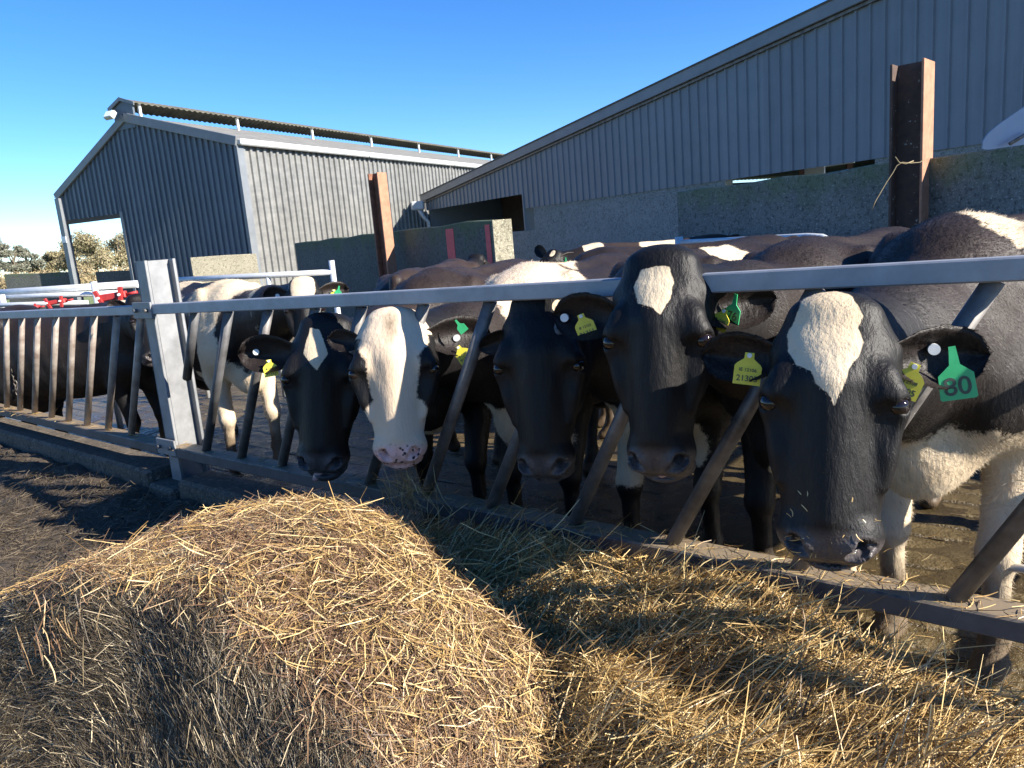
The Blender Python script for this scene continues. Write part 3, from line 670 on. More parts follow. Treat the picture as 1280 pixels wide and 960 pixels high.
# ------------------------------------------------------------------ cows: implicit bodies
class Sdf:
    def __init__(s): s.ops = []
    def add(s, fn, lo, hi, k=.05, op='+'): s.ops.append((fn, np.array(lo, float), np.array(hi, float), k, op))
    @staticmethod
    def comb(D, d, k, op):
        if op == '+':
            h = np.clip(.5 + .5 * (D - d) / k, 0, 1); return D + (d - D) * h - k * h * (1 - h)
        h = np.clip(.5 - .5 * (D + d) / k, 0, 1); return D + (-d - D) * h + k * h * (1 - h)
    def grid(s, lo, hi, vox):
        ax = [np.arange(lo[i], hi[i] + vox, vox) for i in range(3)]
        D = np.full([len(a) for a in ax], .5, np.float64)
        for fn, l, h, k, op in s.ops:
            pad = k + 3 * vox; sl = []
            for i in range(3):
                a0 = max(0, int((l[i] - pad - lo[i]) / vox)); a1 = min(len(ax[i]), int((h[i] + pad - lo[i]) / vox) + 2); sl.append(slice(a0, max(a0, a1)))
            sub = D[tuple(sl)]
            if sub.size == 0: continue
            X, Y_, Z = np.meshgrid(*[ax[i][sl[i]] for i in range(3)], indexing='ij')
            d = fn(np.stack([X.ravel(), Y_.ravel(), Z.ravel()], 1)).reshape(sub.shape)
            D[tuple(sl)] = s.comb(sub, d, k, op)
        return D
    def at(s, P):
        D = np.full(len(P), .5)
        for fn, l, h, k, op in s.ops:
            m = np.all((P > l - k - .05) & (P < h + k + .05), axis=1)
            if m.any(): D[m] = s.comb(D[m], fn(P[m]), k, op)
        return D
    def project(s, P, it=2):
        e = .0015
        for _ in range(it):
            d = s.at(P); g = np.stack([s.at(P + np.eye(3)[i] * e) - d for i in range(3)], 1) / e
            st = d[:, None] * g / np.maximum((g * g).sum(1), .15)[:, None]
            L = np.linalg.norm(st, axis=1)[:, None]; P = P - st * np.minimum(1, .03 / np.maximum(L, 1e-9))
        return P
def f_cone(a, b, ra, rb, sq=(1, 1, 1)):
    a, b, sq = np.array(a, float), np.array(b, float), np.array(sq, float); ab = b - a; L2 = ab @ ab
    def fn(P):
        h = np.clip(((P - a) @ ab) / L2, 0, 1); q = (P - a - h[:, None] * ab) * sq
        return np.linalg.norm(q, axis=1) - (ra + (rb - ra) * h)
    r = max(ra, rb) / min(sq.min(), 1); return fn, np.minimum(a, b) - r, np.maximum(a, b) + r
def f_ell(c, r):
    c, r = np.array(c, float), np.array(r, float)
    def fn(P):
        q = (P - c) / r; k0 = np.linalg.norm(q, axis=1); k1 = np.linalg.norm(q / r, axis=1)
        return k0 * (k0 - 1) / np.maximum(k1, 1e-6)
    return fn, c - r, c + r
def smooth_table(xs, ys, n=240):
    xs = np.array(xs, float); ys = np.array(ys, float); m = np.gradient(ys, xs); X = np.linspace(xs[0], xs[-1], n)
    i = np.clip(np.searchsorted(xs, X) - 1, 0, len(xs) - 2); h = xs[i + 1] - xs[i]; t = (X - xs[i]) / h
    return X, (2*t**3-3*t**2+1)*ys[i] + (t**3-2*t**2+t)*h*m[i] + (-2*t**3+3*t**2)*ys[i+1] + (t**3-t**2)*h*m[i+1]
def f_loft(xs, top, bot, wid, e=2.3, ax=(0, 1, 2), jaw=0.0):
    Tt, Tb, Tw = smooth_table(xs, top), smooth_table(xs, bot), smooth_table(xs, wid); x0, x1 = xs[0], xs[-1]
    def fn(P):
        x, y, z = P[:, ax[0]], P[:, ax[1]], P[:, ax[2]]; xc = np.clip(x, x0, x1)
        t, b, w = np.interp(xc, *Tt), np.interp(xc, *Tb), np.maximum(np.interp(xc, *Tw), .01)
        h = np.maximum((t - b) / 2, .01); zz = (z - (t + b) / 2) / h
        w2 = w * (1 - jaw * np.clip(-zz + .1, 0, 1)) if jaw else w
        r = (np.abs(y / w2) ** e + np.abs(zz) ** e) ** (1 / e); d = (r - 1) * np.minimum(w2, h)
        dx = np.abs(x - xc); return np.where(dx > 0, np.sqrt(np.maximum(d, 0) ** 2 + dx ** 2), d)
    lo = [0] * 3; hi = [0] * 3; lo[ax[0]], hi[ax[0]] = x0, x1; W_ = max(wid); lo[ax[1]], hi[ax[1]] = -W_, W_
    lo[ax[2]], hi[ax[2]] = min(bot), max(top); return fn, lo, hi

def head_ops(wide=1.0, open_mouth=0.0, muz=1.0):
    """bovine head in its own frame: u to the cow's left, v out of the face, t from poll to nose (length .52)"""
    H = []
    A = lambda f, k=.03, op='+': H.append((f[0], np.array(f[1]), np.array(f[2]), k, op))
    t_ = [-.03, .02, .07, .13, .19, .25, .31, .37, .42, .46, .495]
    top = [-.035, .012, .040, .056, .054, .046, .040, .033, .026, .016, -.008]
    bot = [-.13, -.16, -.185, -.215, -.225, -.20, -.165, -.135, -.115, -.10, -.085]
    wid = [.066, .097, .114, .122, .124, .113, .096 * muz, .083 * muz, .075 * muz, .074 * muz, .059 * muz]
    A(f_loft(t_, top, bot, [w * wide for w in wid], 2.12, (2, 0, 1), .25), .02)
    for s in (-1, 1):
        A(f_ell((s * .090 * wide, .018, .160), (.028, .026, .045)), .035)          # brow over the eye
        A(f_ell((s * .107 * wide, .008, .190), (.028, .030, .032)), .022)        # lids
        A(f_ell((s * .090 * wide, -.03, .245), (.022, .05, .075)), .03)
        A(f_cone((s * .106 * wide, .0, .222), (s * .078 * wide * muz, -.012, .35), .017, .010), .022)   # facial crest
        A(f_ell((s * .078 * wide, .050, .305), (.017, .022, .085)), .03, '-')     # hollow beside the nose bone
        A(f_ell((s * .045 * wide, .078, .205), (.022, .020, .04)), .03, '-')
        A(f_ell((s * .098 * wide, .024, .165), (.022, .018, .018)), .015)         # bony rim over the eye
        A(f_cone((s * .098 * wide, .022, .216), (s * .120 * wide, .004, .208), .007, .006), .010) # lower lid fold           # cheek crest
        A(f_ell((s * .085 * wide, -.13, .17), (.026, .07, .09)), .04)             # jaw muscle
        A(f_cone((s * .06, -.03, .06), (s * .098, -.045, .078), .032, .022), .03)  # ear root
        A(f_ell((s * .098 * wide, .040, .245), (.022, .018, .05)), .02, '-')      # hollow in front of the eye
        A(f_ell((s * .131 * wide, .029, .194), (.024, .023, .0165)), .006, '-')
    A(f_cone((0, .026, .16), (0, .012, .42), .032, .028), .05)                    # nose bone
    A(f_ell((0, -.035, .455), (.080 * wide * muz, .058, .058)), .025)                   # muzzle
    A(f_ell((0, -.010, .450), (.064 * wide * muz, .036, .050)), .02)
    A(f_ell((0, -.066, .494 + open_mouth), (.060, .044, .042)), .012)             # lower lip
    for s in (-1, 1):
        A(f_ell((s * .044 * muz, .004, .478), (.030, .025, .028)), .018)                # nostril wings
        A(f_cone((s * .037 * muz, .018, .500), (s * .056 * muz, .014, .474), .0125, .0165), .006, '-')
        A(f_cone((s * .052 * muz, .012, .480), (s * .048 * muz, -.02, .455), .013, .009), .006, '-')
        A(f_cone((s * .056 * muz, .020, .472), (s * .070 * muz, -.004, .468), .009, .005), .008, '-')
        A(f_ell((s * .053, -.075, .49), (.022, .03, .024)), .02)                  # upper lip flews
    A(f_ell((0, -.016, .520), (.075, .045, .0045)), .006, '-')
    A(f_cone((0, .034, .47), (0, .0, .515), .004, .004), .010, '-')                     # mouth line
    A(f_ell((0, -.03, .0), (.085, .045, .040)), .04)                         # poll bump
    for i, t0 in enumerate((.06, .085, .11)): pass
    return H

def in_frame(f, O, R, s):
    """wrap a head-frame primitive into cow-local coordinates; columns of R are u, v, t"""
    fn, lo, hi, k, op = f
    c = (lo + hi) / 2; rad = np.linalg.norm(hi - lo) / 2 * s; C = O + (R @ c) * s
    return (lambda P: fn(((P - O) @ R) / s) * s), C - rad, C + rad, k * s, op

def body_ops(S, legs, neck, belly=1.0):
    A = lambda f, k=.06, op='+': S.add(f[0], f[1], f[2], k, op)
    xs = [-1.46, -1.36, -1.12, -.85, -.5, -.15, .12, .30, .40]
    top = [1.22, 1.345, 1.40, 1.375, 1.35, 1.385, 1.405, 1.33, 1.18]
    bot = [.98, .86, .74, .64, .60, .63, .68, .76, .92]
    wid = [.10, .19, .275, .315, .33, .285, .235, .20, .12]
    A(f_loft(xs, top, bot, [w * belly for w in wid], 2.25), .05)
    A(f_cone((-1.45, 0, 1.33), (-.1, 0, 1.365), .045, .035), .05)                  # spine
    for s in (-1, 1):
        A(f_ell((-1.0, s * .235, 1.30), (.10, .06, .06)), .09)                    # hook bones
        A(f_ell((-1.40, s * .12, 1.22), (.08, .06, .07)), .08)
        A(f_ell((.04, s * .205 * belly, 1.08), (.15, .075, .29)), .08)            # shoulder blade
        A(f_ell((.25, s * .16, .93), (.14, .10, .16)), .09)
        A(f_ell((-1.15, s * .19, 1.0), (.26, .12, .30)), .10)                     # thigh
        fx, hx = legs[0 if s < 0 else 1], legs[2 if s < 0 else 3]
        y = s * .165
        A(f_cone((.16, y, .90), (.06, y * 1.05, .72), .125, .085), .07)
        A(f_cone((.06, y * 1.05, .72), (.12 + fx * .6, y, .41), .08, .054), .04)
        A(f_ell((.125 + fx * .6, y, .40), (.056, .052, .065)), .03)               # knee
        A(f_cone((.12 + fx * .6, y, .38), (.09 + fx, y, .15), .042, .035), .03)
        A(f_ell((.085 + fx, y, .135), (.045, .044, .045)), .02)                   # fetlock
        A(f_cone((.09 + fx, y, .12), (.125 + fx, y, .05), .038, .047), .02)
        A(f_cone((.115 + fx, y, .045), (.15 + fx, y, .03), .056, .050, (1, 1.05, 1.4)), .015)
        y = s * .19
        A(f_cone((-1.10, y, .92), (-.95, y * 1.05, .72), .17, .115), .08)         # stifle
        A(f_cone((-.97, y, .72), (-1.26 + hx * .6, y, .50), .10, .056), .06)
        A(f_ell((-1.275 + hx * .6, y, .51), (.055, .042, .07)), .03)              # hock
        A(f_cone((-1.27 + hx * .6, y, .49), (-1.20 + hx, y, .15), .046, .036), .03)
        A(f_ell((-1.20 + hx, y, .135), (.045, .044, .045)), .02)
        A(f_cone((-1.20 + hx, y, .12), (-1.15 + hx, y, .05), .038, .047), .02)
        A(f_cone((-1.16 + hx, y, .045), (-1.12 + hx, y, .03), .056, .05, (1, 1.05, 1.4)), .015)
    A(f_ell((-.92, 0, .63), (.24, .17, .15)), .06)                                # udder
    A(f_ell((.30, 0, .74), (.15, .12, .15)), .10)                                 # brisket
    A(f_cone((-1.45, 0, 1.33), (-1.56, .02, 1.1), .045, .028), .04)
    A(f_cone((-1.56, .02, 1.1), (-1.57, .03, .62), .026, .018), .02)
    A(f_ell((-1.57, .03, .55), (.035, .035, .13)), .03)
    n0, n1, n2 = neck
    A(f_cone(n0, n1, .255, .185, (1, 1.35, 1)), .12)
    A(f_cone(n1, n2, .185, .135, (1, 1.30, 1)), .10)
    A(f_cone(np.array(n0) + (.22, 0, -.24), np.array(n1) + (.02, 0, -.13), .085, .07, (1, 1.7, 1)), .10)   # dewlap

def ear_mesh(E0, ex, ey, ez, L=.2, Wd=.062, cup=.045, na=14, nb=9, curl=0.0):
    """leaf-shaped cupped ear, two skins; ex to the tip, ey across, ez out of the hollow"""
    a = np.linspace(0, 1, na); b = np.linspace(-1, 1, nb); V = []
    prof = np.interp(a, [0, .1, .3, .55, .8, .93, 1], [.40, .52, .84, 1.0, .86, .55, .06])
    for side in (1, -1):
        for i, av in enumerate(a):
            for bv in b:
                w = Wd * prof[i]; dep = cup * (abs(bv) ** 1.6 - 1 + .10 * math.sin(bv * 7 + av * 5)) * (prof[i] ** .8)
                th = .006 * (1 - abs(bv) ** 3) * (1 if av < .95 else .4)
                V.append(E0 + ex * L * av + ey * (w * bv - curl * av * av) + ez * (dep + side * th - .03 * av * av + .02 * (1 - av)))
    V = np.array(V); I = np.arange(na * nb).reshape(na, nb); J = I + na * nb
    F = [np.stack([I[:-1, :-1], I[1:, :-1], I[1:, 1:], I[:-1, 1:]], -1).reshape(-1, 4), np.stack([J[:-1, :-1], J[:-1, 1:], J[1:, 1:], J[1:, :-1]], -1).reshape(-1, 4)]
    for e in (0, nb - 1):
        q = np.stack([I[:-1, e], I[1:, e], J[1:, e], J[:-1, e]], -1); F.append(q if e else q[:, ::-1])
    F.append(np.stack([I[-1, :-1], J[-1, :-1], J[-1, 1:], I[-1, 1:]], -1)); return V, np.concatenate(F)

def unit(v): v = np.asarray(v, float); return v / np.linalg.norm(v)
UP3 = np.array([0, 0, 1.0])
def blob(P, c, r):
    return 1 - np.linalg.norm((P - np.array(c)) / np.array(r), axis=1)
def polymask(q, poly, soft=.03):
    # signed distance of (u, t) to a polygon, + inside
    X = q[:, [0, 2]]; poly = np.array(poly, float); d = np.full(len(X), 9.0); ins = np.zeros(len(X), bool)
    for a, b in zip(poly, np.roll(poly, -1, 0)):
        e = b - a; w = X - a; h = np.clip((w @ e) / (e @ e), 0, 1); d = np.minimum(d, np.linalg.norm(w - h[:, None] * e, axis=1))
        c = (a[1] > X[:, 1]) != (b[1] > X[:, 1]); xi = (b[0] - a[0]) * (X[:, 1] - a[1]) / ((b[1] - a[1]) or 1e-9) + a[0]; ins ^= c & (X[:, 0] < xi)
    return np.where(ins, d, -d) / soft
def cow(label, az, foot, scale, poll, muzzle, face_az, ears, white_b, white_h, vox=.018, fine=2, tags=(), coat='coat', brown=.4, legs=(0, .05, .06, -.05),
        ears_L=(.2, .2), belly=1.0, fur=30000, fur_len=.019, sag=.03, seed=0, hide_eyes=False, wide=1.0, dirt=.5, mouth=0.0, group='dairy cows in the yard', black_b=(), stain=None, ear_t=.078, muz=1.0):
    """az: compass the body faces (clockwise from +Y); foot: world xy midway between the front feet; poll/muzzle: world points; ears: per side (right,left) world-ish directions"""
    fur = int(fur * 2.4); a = RAD(az); fwd = np.array([math.sin(a), math.cos(a), 0]); left = np.array([-fwd[1], fwd[0], 0])
    base = np.array([foot[0], foot[1], 0]) - fwd * .09 * scale
    o = empty('dairy_cow', base, math.atan2(fwd[1], fwd[0])); tag(o, label, 'cow', group)
    Rw = np.stack([fwd, left, UP3], 1)                      # cow-local -> world
    Lc = lambda P: ((np.asarray(P, float) - base) @ Rw) / scale   # world -> unscaled cow-local
    Ld = lambda v: np.asarray(v, float) @ Rw
    O = Lc(poll); T = Lc(muzzle) - O; hs = np.linalg.norm(T) / .515; t = unit(T)
    fa = RAD(face_az); v = Ld([math.sin(fa), math.cos(fa), .0]); v = unit(v - t * (v @ t)); u = np.cross(v, t)
    HR = np.stack([u, v, t], 1)
    Hp = lambda p: O + HR @ (np.asarray(p, float) * hs)     # head -> cow local
    S = Sdf()
    n0 = np.array([.10, 0, 1.10]); n2 = Hp((0, -.125, .10)); n1 = n0 * .45 + n2 * .55 - np.array([0, 0, sag])
    body_ops(S, legs, (n0, n1, n2), belly)
    for f in head_ops(wide, mouth, muz): S.add(*in_frame(f, O, HR, hs))
    lo = np.array([-1.75, -.48, -.03]); hi = np.array([.6, .48, 1.55]); hc = Hp((0, -.08, .22))
    lo = np.minimum(lo, hc - .38); hi = np.maximum(hi, hc + .38)
    D = S.grid(lo, hi, vox)
    g = openvdb.FloatGrid(.5); g.copyFromArray(np.ascontiguousarray(D, np.float32)); pts, tri, quads = (lambda r: r if len(r) == 3 else (r[0], np.zeros((0, 3)), r[1]))(g.convertToQuads(isovalue=0.0) if hasattr(g, 'convertToQuads') else g.convertToPolygons(0.0))
    V = pts.astype(float) * vox + lo; F = np.asarray(quads).astype(int)
    if fine:
        me = np_mesh('tmp', V, F); bm = bmesh.new(); bm.from_mesh(me); bpy.data.meshes.remove(me)
        for lev in range(fine):
            es = [e for e in bm.edges if np.linalg.norm((HRt := np.array((e.verts[0].co + e.verts[1].co) / 2) - hc)) < (.37 if lev == 0 else .33) and (HRt @ HR)[2] < .36 and ((HRt @ HR)[1] > -.16)]
            bmesh.ops.subdivide_edges(bm, edges=es, cuts=1, use_grid_fill=True)
        bmesh.ops.triangulate(bm, faces=[f for f in bm.faces if len(f.verts) > 4])
        me = bpy.data.meshes.new('tmp'); bmesh.ops.triangulate(bm, faces=bm.faces[:]); bm.to_mesh(me); bm.free()
        V = np.empty(len(me.vertices) * 3); me.vertices.foreach_get('co', V); V = V.reshape(-1, 3)
        F = np.empty(len(me.polygons) * 3, np.int32); me.polygons.foreach_get('vertices', F); F = F.reshape(-1, 3); bpy.data.meshes.remove(me)
    else: F = np.concatenate([F[:, [0, 1, 2]], F[:, [0, 2, 3]]])
    V = S.project(V, 3)
    nbody = len(V)
    dh_ = np.clip((np.linalg.norm((V - hc) / hs, axis=1) - .34) * 6, 0, 1) * np.clip((V[:, 2] - .3) * 3, .25, 1)
    g_ = np.stack([S.at(V + np.eye(3)[i] * .006) - S.at(V - np.eye(3)[i] * .006) for i in range(3)], 1); g_ /= np.maximum(np.linalg.norm(g_, axis=1), 1e-6)[:, None]
    V = V + g_ * (dh_ * (.012 * vnoise(V + seed, 4.2, seed) + .005 * vnoise(V, 11, seed + 1) + .004 * np.sin((V[:, 0] + .25 * V[:, 2]) * 52 + 2 * vnoise(V, 3, 4)) * np.exp(-((V[:, 0] + .55) / .3) ** 2 - ((V[:, 2] - .95) / .22) ** 2)))[:, None]
    # ears
    earf = []
    for side, (dx, dz, open_az) in zip((-1, 1), ears):
        E0 = Hp((side * .086 * wide, -.042, ear_t)); view = unit(Ld([math.sin(RAD(open_az)), math.cos(RAD(open_az)), .12]))
        right_img = np.cross(Ld(UP3), -view) * -1
        hz_ = unit(np.cross(UP3, view)); ex = unit(hz_ * dx + np.array([0, 0, dz]) - view * .22)   # dx>0: towards the viewer's right
        ez = unit(view - ex * (view @ ex)); ey = np.cross(ez, ex)
        L = ears_L[0 if side < 0 else 1] / scale
        ev, ef = ear_mesh(E0, ex, ey, ez, L, .30 * L, .24 * L)
        earf.append((E0, ex, ey, ez, L)); ef = np.concatenate([ef[:, [0, 1, 2]], ef[:, [0, 2, 3]]])
        F = np.concatenate([F, ef + len(V)]); V = np.concatenate([V, ev])
    # coat fields
    q = (V - O) @ HR / hs                                    # head coords
    inhead = np.clip((.62 - np.linalg.norm((V - hc) / hs, axis=1)) * 4, 0, 1)
    coatf = np.full(len(V), -1.0)
    ish = (np.linalg.norm((V - hc) / hs, axis=1) < .36) & (np.arange(len(V)) < nbody)
    for c, r in white_b: coatf = np.maximum(coatf, np.where(ish, -1, blob(V, c, r)))
    for c, r in black_b: coatf = np.minimum(coatf, np.where(ish, 1, -blob(V, c, r)))
    wh = np.full(len(V), -1.0)
    for it in white_h:
        wh = np.maximum(wh, np.where(q[:, 1] > -.06, polymask(q, it), -1) if len(it) > 2 else blob(q, *it))
    coatf = np.where(ish, wh, coatf); coatf = np.clip(coatf * 1.6, -1, 1)
    nose = np.clip((q[:, 2] - .438 + .12 * np.maximum(0, -q[:, 1] - .01) - .3 * np.maximum(0, np.abs(q[:, 0]) - .05)) * 40, 0, 1) * np.where(ish & (q[:, 1] > -.075), 1, 0)
    hoof = np.clip((.085 - V[:, 2]) * 40, 0, 1)
    dr = np.clip((.62 - V[:, 2]) / .5, 0, 1) * dirt; dr = np.maximum(dr, hoof)
    dr = np.maximum(dr, np.where(ish, np.clip(blob(q, *stain), 0, 1) * .75, 0)) if stain else dr; hdist = np.linalg.norm((V - hc) / hs, axis=1); br = np.clip((V[:, 2] - .75) / .4, .15, 1) * brown; br = .03 + (br - .03) * np.clip((hdist - .30) / .25, 0, 1); br[nbody:] = .45
    at = dict(coat=coatf, nose=nose, dirt=dr, brown=br, rnd=np.full(len(V), .5))
    Vs = V * scale
    body = link('body', np_mesh('body', Vs, F, True, at), MAT[coat], o)
    # fur: one blade per hair
    if fur:
        r = np.random.default_rng(seed + 5); Fb = F
        A_, B_, C_ = V[Fb[:, 0]], V[Fb[:, 1]], V[Fb[:, 2]]; nr = np.cross(B_ - A_, C_ - A_); ar = np.linalg.norm(nr, axis=1); nr /= np.maximum(ar, 1e-12)[:, None]
        wv = ar * np.where(Fb[:, 0] >= nbody, 2.0, 1) * np.where((V[Fb[:, 0], 2] > .55), 1, .35) * (1 - nose[Fb[:, 0]])
        # favour what the yard gate side can see
        camL = Lc(CAM); vis = np.einsum('ij,ij->i', nr, camL - A_); wv = wv * np.where(vis > -.25, 1, .05) / np.maximum(.5, np.linalg.norm(camL - A_, axis=1)) ** 1.2
        idx = r.choice(len(Fb), fur, p=wv / wv.sum()); ba = r.random((fur, 2)); fl_ = ba.sum(1) > 1; ba[fl_] = 1 - ba[fl_]
        w0 = 1 - ba.sum(1); Q = A_[idx] * w0[:, None] + B_[idx] * ba[:, :1] + C_[idx] * ba[:, 1:]; nn = nr[idx]
        hd = np.linalg.norm((Q - hc) / hs, axis=1) < .36
        flow = np.where(hd[:, None], t * .8 + r.normal(size=(fur, 3)) * .2, np.array([-.75, 0, -.55]) + .5 * np.stack([vnoise(Q, 5, 1), vnoise(Q, 5, 2), vnoise(Q, 5, 3)], 1) + r.normal(size=(fur, 3)) * .18)
        for ei_, (E0_, ex_, ey_, ez_, L_) in enumerate(earf):
            me_ = (Fb[idx, 0] >= nbody + ei_ * 252) & (Fb[idx, 0] < nbody + (ei_ + 1) * 252); flow[me_] = ex_ + .35 * r.normal(size=(me_.sum(), 3)); hd[me_] = False
        fl2 = flow - nn * np.einsum('ij,ij->i', flow, nn)[:, None]; fl2 /= np.maximum(np.linalg.norm(fl2, axis=1), 1e-6)[:, None]
        cf = at['coat'][Fb[idx]].mean(1)
        Lh = fur_len * (.5 + r.random(fur)) * np.where(hd, .30, np.where(Fb[idx, 0] >= nbody, .5, 1)) * np.where(cf > 0, 1.25, .9)
        sd_ = np.cross(nn, fl2); wd = (.0007 + .0006 * r.random(fur))[:, None]
        lift = (.05 + .13 * r.random(fur) + .22 * (r.random(fur) < .12) * np.where(hd, .2, 1))[:, None]
        hv = np.stack([Q + sd_ * wd - nn * .002, Q - sd_ * wd - nn * .002, Q + (fl2 + nn * lift) * Lh[:, None]], 1).reshape(-1, 3)
        rep = lambda x: np.repeat(x, 3)
        sel = Fb[idx]
        me = np_mesh('fur', hv * scale, np.arange(fur * 3).reshape(-1, 3), True, {k_: rep(at[k_][sel].mean(1)) for k_ in ('coat', 'nose', 'dirt', 'brown')} | {'rnd': rep(r.random(fur))})
        fo = link('fur', me, MAT[coat], o); fo['kind'] = 'stuff'
    chk = S.at(V[F[:2000, 0]] + .01 * np.cross(V[F[:2000, 1]] - V[F[:2000, 0]], V[F[:2000, 2]] - V[F[:2000, 0]]) / 1e-4 * .2) if seed == 1 else None
    if chk is not None: print('outward?', chk.mean())
    if not hide_eyes:
        for s in (-1, 1):
            me = bpy.data.meshes.new('eye'); bm = bmesh.new(); bmesh.ops.create_uvsphere(bm, u_segments=16, v_segments=12, radius=.0215 * hs * scale)
            for f in bm.faces: f.smooth = True
            bm.to_mesh(me); bm.free(); e = link('eye', me, MAT['eye'], o); e.location = Hp((s * .1105 * wide, .0125, .194)) * scale
    # tags: (ear 0 right / 1 left, a, b, kind, text, roll deg, size, face az)
    for (ei, aa, bb, kind, txt, roll, sz, taz) in tags:
        sz *= 1.3 if kind == 'yellow' else .8 if kind == 'button' else 1.0
        E0, ex, ey, ez, L = earf[ei]
        prof = float(np.interp(aa, [0, .1, .3, .55, .8, .93, 1], [.40, .52, .84, 1.0, .86, .55, .06])); w = .30 * L * prof
        P = E0 + ex * L * aa + ey * w * bb + ez * (.24 * L * (abs(bb) ** 1.6 - 1) * prof ** .8 + .012 - .03 * aa * aa + .02 * (1 - aa))
        n = unit(Ld([math.sin(RAD(taz)), math.cos(RAD(taz)), .05])); yv = unit(UP3 - n * n[2]); xv = np.cross(yv, n)
        c_, s_ = math.cos(RAD(roll)), math.sin(RAD(roll)); xr, yr = xv * c_ + yv * s_, yv * c_ - xv * s_
        P = P * scale + n * (.002 if kind == 'button' else .034 if kind == 'green' else .022); to = lambda pts, d=0: [P + n * (.012 + d) + xr * px * sz + yr * py * sz for px, py in pts]
        if kind == 'button':
            mb = MB(); mb.tube([P - n * .004, P + n * .012], .014 * sz, 16); mb.build('ear_button', MAT['button'], o); continue
        if kind == 'yellow':
            out = [(-.010, .006), (.010, .006), (.011, -.008), (.026, -.020), (.030, -.026), (.030, -.068), (-.030, -.068), (-.030, -.026), (-.026, -.020), (-.011, -.008)]; mt = MAT['yellow']
        else:
            out = [(-.007, .012), (.007, .012), (.011, -.030), (.036, -.052), (.038, -.106), (.034, -.110), (-.034, -.110), (-.038, -.106), (-.036, -.052), (-.011, -.030)]; mt = MAT['green']
        mb = MB(); mb.poly(to(out), n, .0022); tg = mb.build('ear_tag', mt, o)
        for f in tg.data.polygons: f.use_smooth = False
        lines = txt if isinstance(txt, (list, tuple)) else [txt]
        for (s_txt, yy, ss) in lines:
            me = text_mesh(s_txt, ss * sz); lt = link('lettering', me, MAT['ink'], tg)
            pos = P + n * .0146 + yr * yy * sz
            lt.matrix_local = Matrix.Translation(Vector(pos)) @ Matrix((Vector(xr), Vector(yr), Vector(n))).transposed().to_4x4()
        if kind == 'yellow':
            st = MB(); st.tube([P + n * .012, P + n * .019], .0055 * sz, 10); st.build('stud', MAT['button'], tg)
    return o, dict(Hp=Hp, HR=HR, scale=scale, base=base, Rw=Rw, hs=hs, n=n2)

def IE(a, b): return [(a, -.034, .011), (b, -.054, .019)]
# front row, from the white-blazed cow at the camera's right hand to the one beside the post
cE, iE = cow('large black cow with a triangular white blaze and green ear tag 80', 230, (1.45, 2.45), 1.06, at_Y(1043, 388, 1.64), at_Y(1035, 706, 1.50), 205,
    [(-1, .06, 195), (1, .0, 200)], [((.30, 0, .60), (.42, .40, .26)), ((.12, .17, .30), (.16, .14, .55)), ((.12, -.17, .30), (.16, .14, .55)), ((.02, .13, 1.36), (.16, .17, .13)), ((-.40, .34, 1.12), (.075, .2, .34)), ((-.9, 0, .6), (.35, .3, .2))],
    [[(-.086, .085), (-.090, .05), (-.078, .022), (-.062, -.03), (-.01, -.05), (.032, -.03), (.054, .015), (.046, .04), (.055, .07), (.047, .10), (.030, .125), (.022, .16), (.006, .198), (-.006, .175), (-.028, .158), (-.040, .13), (-.068, .115)]], .015, 2,
    tags=[(0, .42, -.15, 'yellow', IE('IE 12106', '21305'), -8, .78, 200), (1, .30, -.25, 'yellow', IE('IE 12108', '21305'), -22, .80, 205), (1, .50, .25, 'button', '', 0, 1.1, 200), (1, .64, .22, 'green', [('80', -.081, .058)], 8, .95, 198)],
    brown=.9, ears_L=(.20, .23), fur=60000, seed=1, wide=1.08, muz=1.14, ear_t=.095, legs=(0, .06, .05, -.05), dirt=.85)
cD, iD = cow('black cow with a squarish white forehead patch, its head raised above the rail', 220, (1.12, 2.86), 1.03, at_Y(822, 326, 2.07), at_Y(822, 596, 1.95), 205,
    [(-1, .10, 192), (1, .20, 200)], [((.34, .1, .55), (.2, .14, .2)), ((.12, .17, .1), (.14, .12, .18))], [[(-.050, .065), (-.036, .022), (0, .014), (.032, .02), (.046, .06), (.040, .10), (.022, .135), (.006, .118), (-.034, .105)]], .016, 2,
    tags=[(0, .62, -.05, 'yellow', IE('IE 12103', '21311'), 18, .74, 195), (0, .86, .1, 'button', '', 0, 1.1, 195), (1, .42, -.1, 'yellow', IE('IE 12103', '1101'), -24, .62, 222), (1, .66, .35, 'green', [('76', -.08, .05)], -12, .66, 236)],
    brown=.8, ears_L=(.235, .215), fur=36000, seed=2, ear_t=.130)
cC, iC = cow('black cow with an all-dark lowered head beside the white-faced cow', 213, (.68, 3.28), 1.02, at_Y(672, 376, 2.45), at_Y(679, 598, 2.33), 199,
    [(-.45, -.25, 150), (.5, .0, 230)], [((.28, -.12, .60), (.40, .32, .20)), ((-.6, 0, 1.4), (.2, .3, .2))], [((.062, .03, .02), (.016, .06, .02))], .016, 2, brown=.6, ears_L=(.13, .13), fur=30000, seed=3, wide=1.06, legs=(.08, -.05, .06, -.05))
